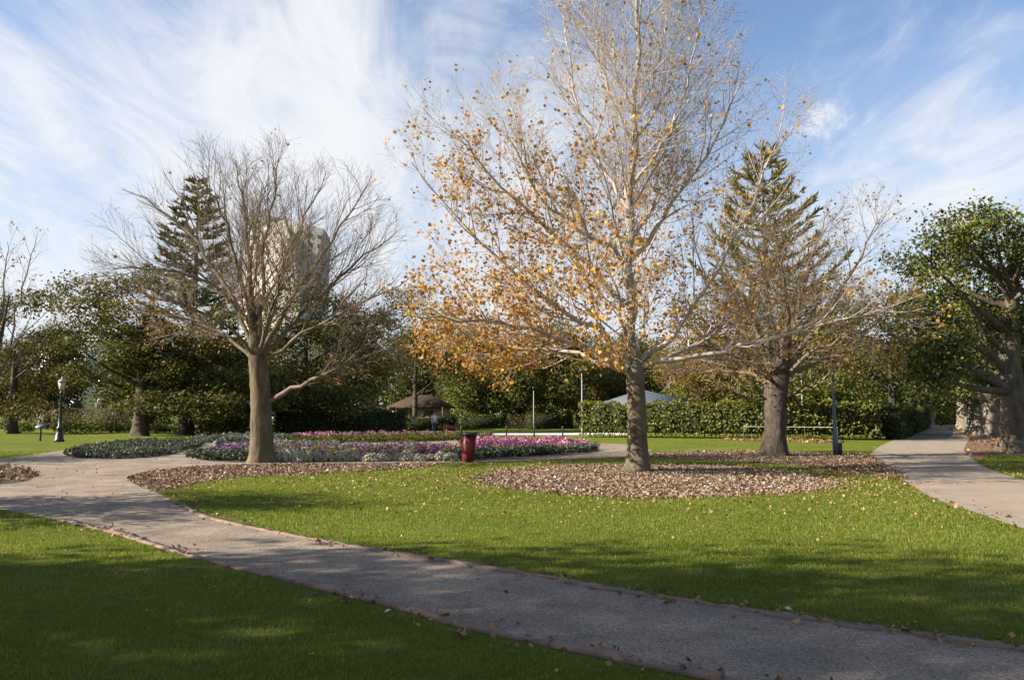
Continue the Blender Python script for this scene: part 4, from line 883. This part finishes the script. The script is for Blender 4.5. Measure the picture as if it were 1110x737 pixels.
# two thin poles behind
for px, Y, h, lb in ((631, 60, 4.6, 'thin pale pole at the left end of the sunny hedge'), (578.5, 80, 3.9, 'thin grey pole in the dark gap left of the sunny hedge'), (870, 64, 4.9, 'thin pale pole behind the hedge right of the spreading tree')):
    p = at(px, 448, Y) * [1, 1, 0]; o = thing('light_pole', lb, 'pole', tuple(p), 0, 'thin light poles behind the hedges')
    mb = MB(); mb.lathe([(.001, -.02), (.07, -.02), (.07, .5), (.05, .6), (.035, h), (.001, h + .01)], 8); mb.build('post', M['pole'], o, True)
    mb = MB(); mb.lathe([(.001, h), (.06, h), (.15, h + .22), (.16, h + .3), (.05, h + .36), (.001, h + .38)], 8); mb.build('lamp_head', M['dark_metal'], o)
# dark stone marker in the bed
b = gp(235, 490.5)
o = MB().lathe([(.001, -.03), (.2, -.03), (.215, .1), (.2, .3), (.16, .44), (.11, .47), (.001, .475)], 9); n_ = np.concatenate(o.V); o.V = [n_ + rng.normal(size=n_.shape) * .012]
o = o.build('stone_marker', M['stone'], None); o.location = tuple(b); o.scale = (.9, .9, 1.05); tag(o, 'squat dark stone block in the flower bed left of the bare tree', 'stone')
# bollards with a chain along the pale path
pp = [(549, 473.2), (579, 473.4), (610, 473.6), (500, 473), (640, 473.8)]
ref = None
for i, (px, py) in enumerate(sorted(pp)):
    lb = ['short dark bollard behind the red bin, on the lawn edge', 'second short dark bollard right of the red bin', 'middle one of the short dark bollards', 'short dark bollard above the pink flowers', 'short dark bollard nearest the sunny hedge'][i]
    g = 'short bollards before the pale path'
    if ref is None:
        ref = thing('bollard', lb, 'bollard', tuple(gp(px, py)), 0, g)
        mb = MB(); mb.lathe([(.001, -.03), (.055, -.03), (.05, .6), (.065, .62), (.06, .68), (.03, .73), (.001, .74)], 8); mb.build('post', M['green_metal'], ref, True)
        MB().lathe([(.052, .5), (.07, .505), (.07, .55), (.05, .555)], 8).build('collar', M['green_metal'], ref)
    else: copy_tree(ref, tuple(gp(px, py)), 0, 1, lb, g)
# white rail before the right part of the hedge
A = at(806, 470, 49) * [1, 1, 0]; B = at(908, 472, 46) * [1, 1, 0]; A[2] = B[2] = 0
o = thing('rail_fence', 'low white rail standing before the hedge behind the spreading tree', 'fence', tuple(A)); D = B - A
MB().tube([D * 0 + [0, 0, .80], D * .5 + [0, 0, .80], D + [0, 0, .80]], [.013] * 3, 8).build('rail', M['rail'], o)
for k in range(4): MB().tube([D * k / 3 + [0, 0, -.03], D * k / 3 + [0, 0, .4], D * k / 3 + [0, 0, .78]], [.014] * 3, 8).build('post', M['grey_metal'], o)

# ================================================================== buildings
def gable(mb, L, W, ze, zr, hip=0.0, over=0.0, t=.14):
    l, w_ = L / 2 + over, W / 2 + over; h = hip * l
    V = [[-l, -w_, ze], [l, -w_, ze], [l, w_, ze], [-l, w_, ze], [-l + h, 0, zr], [l - h, 0, zr]]
    V2 = [[x, y, z - t] for x, y, z in V[:4]]
    mb.add(V + V2, [[0, 1, 5, 4], [2, 3, 4, 5], [6, 9, 8, 7], [0, 6, 7, 1], [1, 7, 8, 2], [2, 8, 9, 3], [3, 9, 6, 0]], [[1, 2, 5], [3, 0, 4]]); return mb
b = at(457, 448, 80) * [1, 1, 0]
o = thing('park_hut', 'cream hut with a low brown hipped roof among the trees left of the bin', 'hut', tuple(b), R(-8))
MB().box((0, 0, 1.08), (5.0, 3.6, 2.16)).build('wall', M['cream'], o)
gable(MB(), 5.2, 4.0, 2.25, 3.45, .7, .35).build('roof', M['tile_roof'], o)
for x in (-1.2, -.35): f = MB().box((x, -1.82, 1.45), (.62, .07, .95)).build('window', M['timber'], o); MB().box((x, -1.86, 1.45), (.46, .03, .78)).build('pane', M['window'], f)
MB().box((1.2, -1.83, .95), (.9, .08, 1.9)).build('door', M['timber'], o)
for x in (-2.7, 2.7, -1.9, 1.9): MB().box((x, -2.3, 1.1), (.14, .14, 2.2)).build('veranda_post', M['timber'], o)
# grey pyramid canopy behind the sunny hedge
def canopy(px, Y, wd, ze, zr, lb):
    b = at(px, 448, Y) * [1, 1, 0]; o = thing('canopy_shelter', lb, 'shelter', tuple(b), R(3)); h = wd / 2
    mb = MB(); mb.add([[-h, -h, ze], [h, -h, ze], [h, h, ze], [-h, h, ze], [0, 0, zr], [-h, -h, ze - .22], [h, -h, ze - .22], [h, h, ze - .22], [-h, h, ze - .22]], [[0, 5, 6, 1], [1, 6, 7, 2], [2, 7, 8, 3], [3, 8, 5, 0], [5, 8, 7, 6]], [[0, 1, 4], [1, 2, 4], [2, 3, 4], [3, 0, 4]])
    mb.build('roof', M['slate'], o)
    for sx in (-1, 1):
        for sy in (-1, 1): MB().tube([[sx * (h - .2), sy * (h - .2), -.02], [sx * (h - .2), sy * (h - .2), ze * .5], [sx * (h - .2), sy * (h - .2), ze - .1]], [.07] * 3, 8).build('post', M['grey_metal'], o)
canopy(697, 72, 7.8, 2.45, 3.75, 'blue-grey pointed canopy roof behind the plane trunk')
# tower block: square plan turned towards the sun on its left face
b = np.array([-73.6, 260.0, 0])
o = thing('tower_block', 'tall cream and grey tower block rising behind the bare round-headed tree', 'building', tuple(b), R(50))
H = 62.0
mb = MB(); pl = [(-10, -10.7), (5.5, -10.7), (9.0, -9.6), (10, -7.0), (10, 10.7), (-10, 10.7)]; hs = [H, H, H - 2.5, H - 4.5, H - 4.5, H]
V = [[x, y, 0] for x, y in pl] + [[x, y, h] for (x, y), h in zip(pl, hs)]
mb.add(V, [[i, (i + 1) % 6, 6 + (i + 1) % 6, 6 + i] for i in range(6)], [[6, 7, 8], [6, 8, 9], [6, 9, 10], [6, 10, 11]]); mb.build('wall', M['tower_wall'], o)
MB().box((-5.5, 3, H + 1.6), (7, 8, 3.2)).build('plant_room', M['tower_grey'], o)
w0 = None
for r_ in range(11):
    z = H - 3.0 - r_ * 3.1
    for face, u in (('l', -7.4), ('l', -2.6), ('l', 2.6), ('l', 7.4), ('f', -7.6), ('f', -3.6), ('f', .4), ('f', 4.0)):
        loc, ry = ((-10.02, u, z), R(-90)) if face == 'l' else ((u, -10.72, z), 0)
        if w0 is None: w0 = MB().box((0, 0, 0), (1.7, .2, 1.2)).build('window', M['tower_window'], o); c_ = w0; p0 = MB().box((0, -.08, -.72), (2.0, .25, .16)).build('sill', M['tower_wall'], w0)
        else:
            c_ = w0.copy(); COL.objects.link(c_); c_.parent = o; d_ = p0.copy(); COL.objects.link(d_); d_.parent = c_
        c_.location = loc; c_.rotation_euler = (0, 0, ry)
# white building glimpsed on the left
b = at(92, 448, 125) * [1, 1, 0]
o = thing('white_building', 'white flat-roofed building glimpsed through the trees above the street lamp', 'building', tuple(b), R(12))
MB().box((0, 0, 6.2), (11, 8, 12.4)).build('wall', M['white'], o)
MB().box((0, 0, 12.55), (11.5, 8.5, .3)).build('roof', M['slate'], o)
for x in (-3.6, 0, 3.6):
    for z in (3, 6.2, 9.6): f = MB().box((x, -4.03, z), (2.0, .12, 1.5)).build('window', M['white'], o); MB().box((x, -4.1, z), (1.75, .04, 1.25)).build('pane', M['window'], f)

# ================================================================== the person by the far path
def skin_body(name, verts, edges, radii, m, parent, sub=2):
    me = bpy.data.meshes.new(name); me.from_pydata(verts, edges, []); t = bpy.data.objects.new(name, me); COL.objects.link(t)
    md = t.modifiers.new('skin', 'SKIN'); 
    for v, r in zip(me.skin_vertices[0].data, radii): v.radius = (r, r) if not hasattr(r, '__len__') else r
    me.skin_vertices[0].data[0].use_root = True
    sb = t.modifiers.new('sub', 'SUBSURF'); sb.levels = sb.render_levels = sub
    dg = bpy.context.evaluated_depsgraph_get(); ev = t.evaluated_get(dg); m2 = bpy.data.meshes.new_from_object(ev); m2.name = name
    bpy.data.objects.remove(t); m2.polygons.foreach_set('use_smooth', np.ones(len(m2.polygons), bool)); m2.materials.clear()
    return link(name, m2, m, parent)
skin_m = plain('skin', (0.50, 0.30, 0.21), .6); shirt_m = plain('pale_lavender_cloth', (0.50, 0.50, 0.60), .9); trouser_m = plain('dark_blue_cloth', (0.035, 0.045, 0.075), .9); hair_m = plain('dark_hair', (0.03, 0.022, 0.018), .7); shoe_m = plain('dark_leather', (0.02, 0.02, 0.02), .5)
b = gp(470.5, 469.5)
o = thing('person', 'person in a pale lavender shirt and dark trousers standing by the pale path', 'person', tuple(b), R(25)); o.scale = (1.0, 1.0, 1.0)
V = [(0, 0, .95), (0, 0, 1.1), (0, .01, 1.28), (0, .0, 1.42), (0, -.01, 1.50), (0, -.02, 1.57), (0, -.02, 1.66), (0, -.02, 1.70)]; Ed = [(0, 1), (1, 2), (2, 3), (3, 4), (4, 5), (5, 6), (6, 7)]; Rd = [.13, .12, .135, .10, .05, .075, .082, .05]
def addv(p, r, par): V.append(p); Rd.append(r); Ed.append((par, len(V) - 1)); return len(V) - 1
addv((0, -.115, 1.60), .016, 5)                                      # nose
for s in (-1, 1):
    addv((s * .085, -.01, 1.61), .018, 5)                            # ear
    sh_ = addv((s * .175, .01, 1.40), .062, 3); el_ = addv((s * .235, .03, 1.12), .045, sh_); wr = addv((s * .22, -.10, .90), .03, el_); pm = addv((s * .215, -.13, .83), .034, wr)
    for k in range(4):
        f1 = addv((s * (.215 + (k - 1.5) * .006), -.115 - k * .016, .775), .0095, pm); addv((s * (.21 + (k - 1.5) * .006), -.118 - k * .017, .735 + abs(k - 1.5) * .008), .008, f1)
    t1 = addv((s * .19, -.165, .82), .011, wr); addv((s * .185, -.185, .785), .009, t1)
    hp = addv((s * .09, 0, .88), .095, 0); kn = addv((s * .10, -.02 + .03 * s, .49), .062, hp); an = addv((s * .105, .03 + .05 * s, .09), .042, kn); addv((s * .12, -.09 + .05 * s, .045), .035, an)
skin_body('body', V, Ed, Rd, skin_m, o)
sv = [(0, 0, .9), (0, 0, 1.1), (0, .01, 1.28), (0, 0, 1.43)]; se = [(0, 1), (1, 2), (2, 3)]; sr = [.155, .145, .16, .105]
for s in (-1, 1): sv += [(s * .18, .01, 1.40), (s * .222, .024, 1.19)]; se += [(3, len(sv) - 2), (len(sv) - 2, len(sv) - 1)]; sr += [.08, .066]
skin_body('shirt', sv, se, sr, shirt_m, o)
tv = [(0, 0, .97)]; te = []; trr = [.15]
for s in (-1, 1): n0 = len(tv); tv += [(s * .09, 0, .86), (s * .10, -.02 + .03 * s, .49), (s * .105, .03 + .05 * s, .10)]; te += [(0, n0), (n0, n0 + 1), (n0 + 1, n0 + 2)]; trr += [.115, .082, .07]
skin_body('trousers', tv, te, trr, trouser_m, o)
skin_body('hair', [(0, .02, 1.67), (0, .055, 1.63), (0, .0, 1.72)], [(0, 1), (0, 2)], [.092, .07, .06], hair_m, o)
for s in (-1, 1):
    skin_body('shoe', [(s * .105, .05 + .05 * s, .05), (s * .115, -.04 + .05 * s, .045), (s * .122, -.12 + .05 * s, .035)], [(0, 1), (1, 2)], [.05, .048, .038], shoe_m, o)
    MB().lathe([(.001, -.011), (.008, -.008), (.011, 0), (.008, .008), (.001, .011)], 8, (s * .032, -.098, 1.625)).build('eye', M['window'], o, True)
# red pushchair-like cart beside the person
b = gp(487, 469)
o = thing('hand_cart', 'small low cart with a dark red load beside the standing person', 'cart', tuple(b), R(15))
mb = MB().box((0, 0, .42), (.95, .55, .34)); mb.V[-1][4:, :2] *= 1.12; mb.build('load', plain('dark_red_cloth', (.22, .03, .04), .8), o)
mb = MB().box((0, 0, .23), (.9, .5, .04)); mb.tube([[-.45, .0, .25], [-.75, 0, .6], [-.85, 0, .9]], [.02] * 3, 6); mb.build('frame', M['dark_metal'], o)
for sx in (-.3, .3):
    for sy in (-.3, .3):
        a = np.arange(13) * 2 * PI / 12; MB().tube(np.stack([sx + .13 * np.cos(a), 0 * a + sy, .16 + .13 * np.sin(a)], 1), [.03] * 13, 6).build('wheel', M['dark_metal'], o)

# ================================================================== grass blades and fallen leaves
def poly_mask(P, polys):
    m = np.zeros(len(P), bool)
    for q in polys: m |= inside(P, q)
    return m
NOGRASS = [PATH, RPATH, PLB, LMB, SMB, DMB, RMB]
EPS = [np.array(EL)[:, :2], np.array(EU)[:, :2]]
def edge_dist(P):
    d = np.full(len(P), 9.0)
    for q in EPS:
        for i in range(0, len(q), 1):
            if q[i, 1] < 40: d = np.minimum(d, np.hypot(P[:, 0] - q[i, 0], P[:, 1] - q[i, 1]))
    return d
def grass_band(y0, y1, dens, h, wd, seg):
    area = .72 * (y1 ** 2 - y0 ** 2); n = int(area * dens)
    Y_ = np.sqrt(y0 ** 2 + rng.random(n) * (y1 ** 2 - y0 ** 2)); X_ = (rng.random(n) * 2 - 1) * .72 * Y_; P = np.column_stack([X_, Y_]); P = P[~poly_mask(P, NOGRASS)]
    if y0 < 12: P = P[edge_dist(P) > .085]
    n = len(P); a = rng.random(n) * 2 * PI; ln = h * (.5 + rng.random(n)); tilt = rng.normal(0, .5, n); az = rng.random(n) * 2 * PI
    patch = .75 + .5 * (.5 + .5 * np.sin(P[:, 0] * 2.1 + np.sin(P[:, 1] * 1.7) * 2) * np.sin(P[:, 1] * 2.6 + np.sin(P[:, 0] * 1.3) * 2)); ln *= patch
    b0 = np.column_stack([P, np.full(n, -.004)]); s = np.column_stack([np.cos(a), np.sin(a), 0 * a]) * wd * .5
    top = b0 + np.column_stack([np.sin(tilt) * np.cos(az), np.sin(tilt) * np.sin(az), np.cos(tilt)]) * ln[:, None]
    drift = np.sin(P[:, 0] * .9 + 1.7 * np.sin(P[:, 1] * .55)) * np.sin(P[:, 1] * 1.1 + 1.3 * np.sin(P[:, 0] * .7)); dry = (rng.random(n) < .06 + .10 * (np.sin(P[:, 0] * 3.3 + 2 * np.sin(P[:, 1] * 2.9)) * np.sin(P[:, 1] * 3.7) > .55)); tone = np.where(dry, 1.0, 0) + np.clip(.30 + .35 * patch + .13 * drift + rng.normal(0, .2, n) - .18, 0, 1)
    tone = np.clip(tone, 0, 1); return np.stack([b0 - s, b0 + s, top], 1).reshape(-1, 3), tone
gv = [grass_band(4.3, 7, 3000, .030, .007, 1), grass_band(7, 11, 1700, .031, .010, 1), grass_band(11, 18, 680, .034, .016, 1), grass_band(18, 34, 190, .04, .03, 1)]
Vg = np.concatenate([g[0] for g in gv]); tn = np.concatenate([g[1] for g in gv])
print('blades', len(tn))
tag(link('grass', mesh('grass', Vg, None, np.arange(len(Vg)).reshape(-1, 3), tn), M['grass']), 'short grass blades covering the near lawn', 'grass', None, 'stuff')

def fallen(name, label, P, size, leafm, z=.012, lift=.02, mean=.5, big=1.5):
    C = np.column_stack([P, z + lift * rng.random(len(P))]); V, Fq = leaves(rng, C, size * np.where(rng.random(len(P)) < .15, big, .9), .8, .75, None, .6)
    tag(link(name, cat_leaves(name, [(V, Fq, np.clip(rng.normal(mean, .23, len(P)), 0, 1))]), leafm), label, 'fallen leaves', None, 'stuff')
def spill(poly, n, m):
    i = rng.integers(0, len(poly), m); e = poly[i] + (poly[(i + 1) % len(poly)] - poly[i]) * rng.random((m, 1)) + rng.normal(size=(m, 2)) * np.abs(rng.normal(size=(m, 1))) * .22
    return np.concatenate([scatter(poly, n), e[~inside(e, PATH) & ~inside(e, RPATH)]])
c0_ = gp(700, 520)[:2]
P = np.concatenate([c0_ + rng.normal(size=(9500, 2)) * [6.5, 3.4], c0_ + rng.normal(size=(4600, 2)) * [6, 3.8] + [4.5, 0]]); P = P[(P[:, 1] > 12)]
P = P[~poly_mask(P, [PATH, RPATH, PLB])]
fallen('fallen_leaves', 'brown and yellow leaves scattered on the sunny lawn round the plane tree', P, .050, LEAF['fallen'], .024, .024, .46, 1.1)
Q = spill(PLB, 34000, 2600); fallen('fallen_leaves', 'thick pale leaf litter in the round bed under the plane tree', Q, .052, LEAF['chip'], .012, .03)
Q = np.concatenate([spill(LMB, 16000, 2200), spill(SMB, 13000, 1800)]); fallen('fallen_leaves', 'brown leaf litter in the beds under the bare tree and the spreading tree', Q, .055, LEAF['chip'], .014, .035, .42)
Q = np.concatenate([scatter(RMB[(RMB[:, 0] < 60)], 6000) if False else scatter(RMB, 9000), scatter(HMB, 1500)]); fallen('fallen_leaves', 'dry leaves round the avenue trunks and along the hedge foot', Q, .12, LEAF['fallen'], .014, .05, .4)
Q = scatter(DMB, 1600); Q = Q[Q[:, 0] > -24]; fallen('fallen_leaves', 'dark leaf litter on the soil bed at the left edge', Q, .08, LEAF['chip'], .02, .07, .25)
y_ = 4.5 + 10 * rng.random(900); Q = np.column_stack([(rng.random(900) * 2 - 1) * .7 * y_, y_]); fallen('fallen_leaves', 'single dry leaves lying on the near grass and gravel', Q[~poly_mask(Q, [PATH])][:230], .036, LEAF['fallen'], .03, .02, .45, 1.0)
Q = np.concatenate([EP[rng.integers(0, 150, 420)] + rng.normal(size=(420, 2)) * .12 for EP in EPS] + [scatter(PATH, 1500), np.array(RPATH)[rng.integers(0, len(RPATH), 900)] + rng.normal(size=(900, 2)) * .35]); fallen('fallen_leaves', 'dry leaf crumbs gathered on the paths and along the brick edging', Q, .045, LEAF['fallen'], .008, .02, .35)
# low mound of soil in the left bed
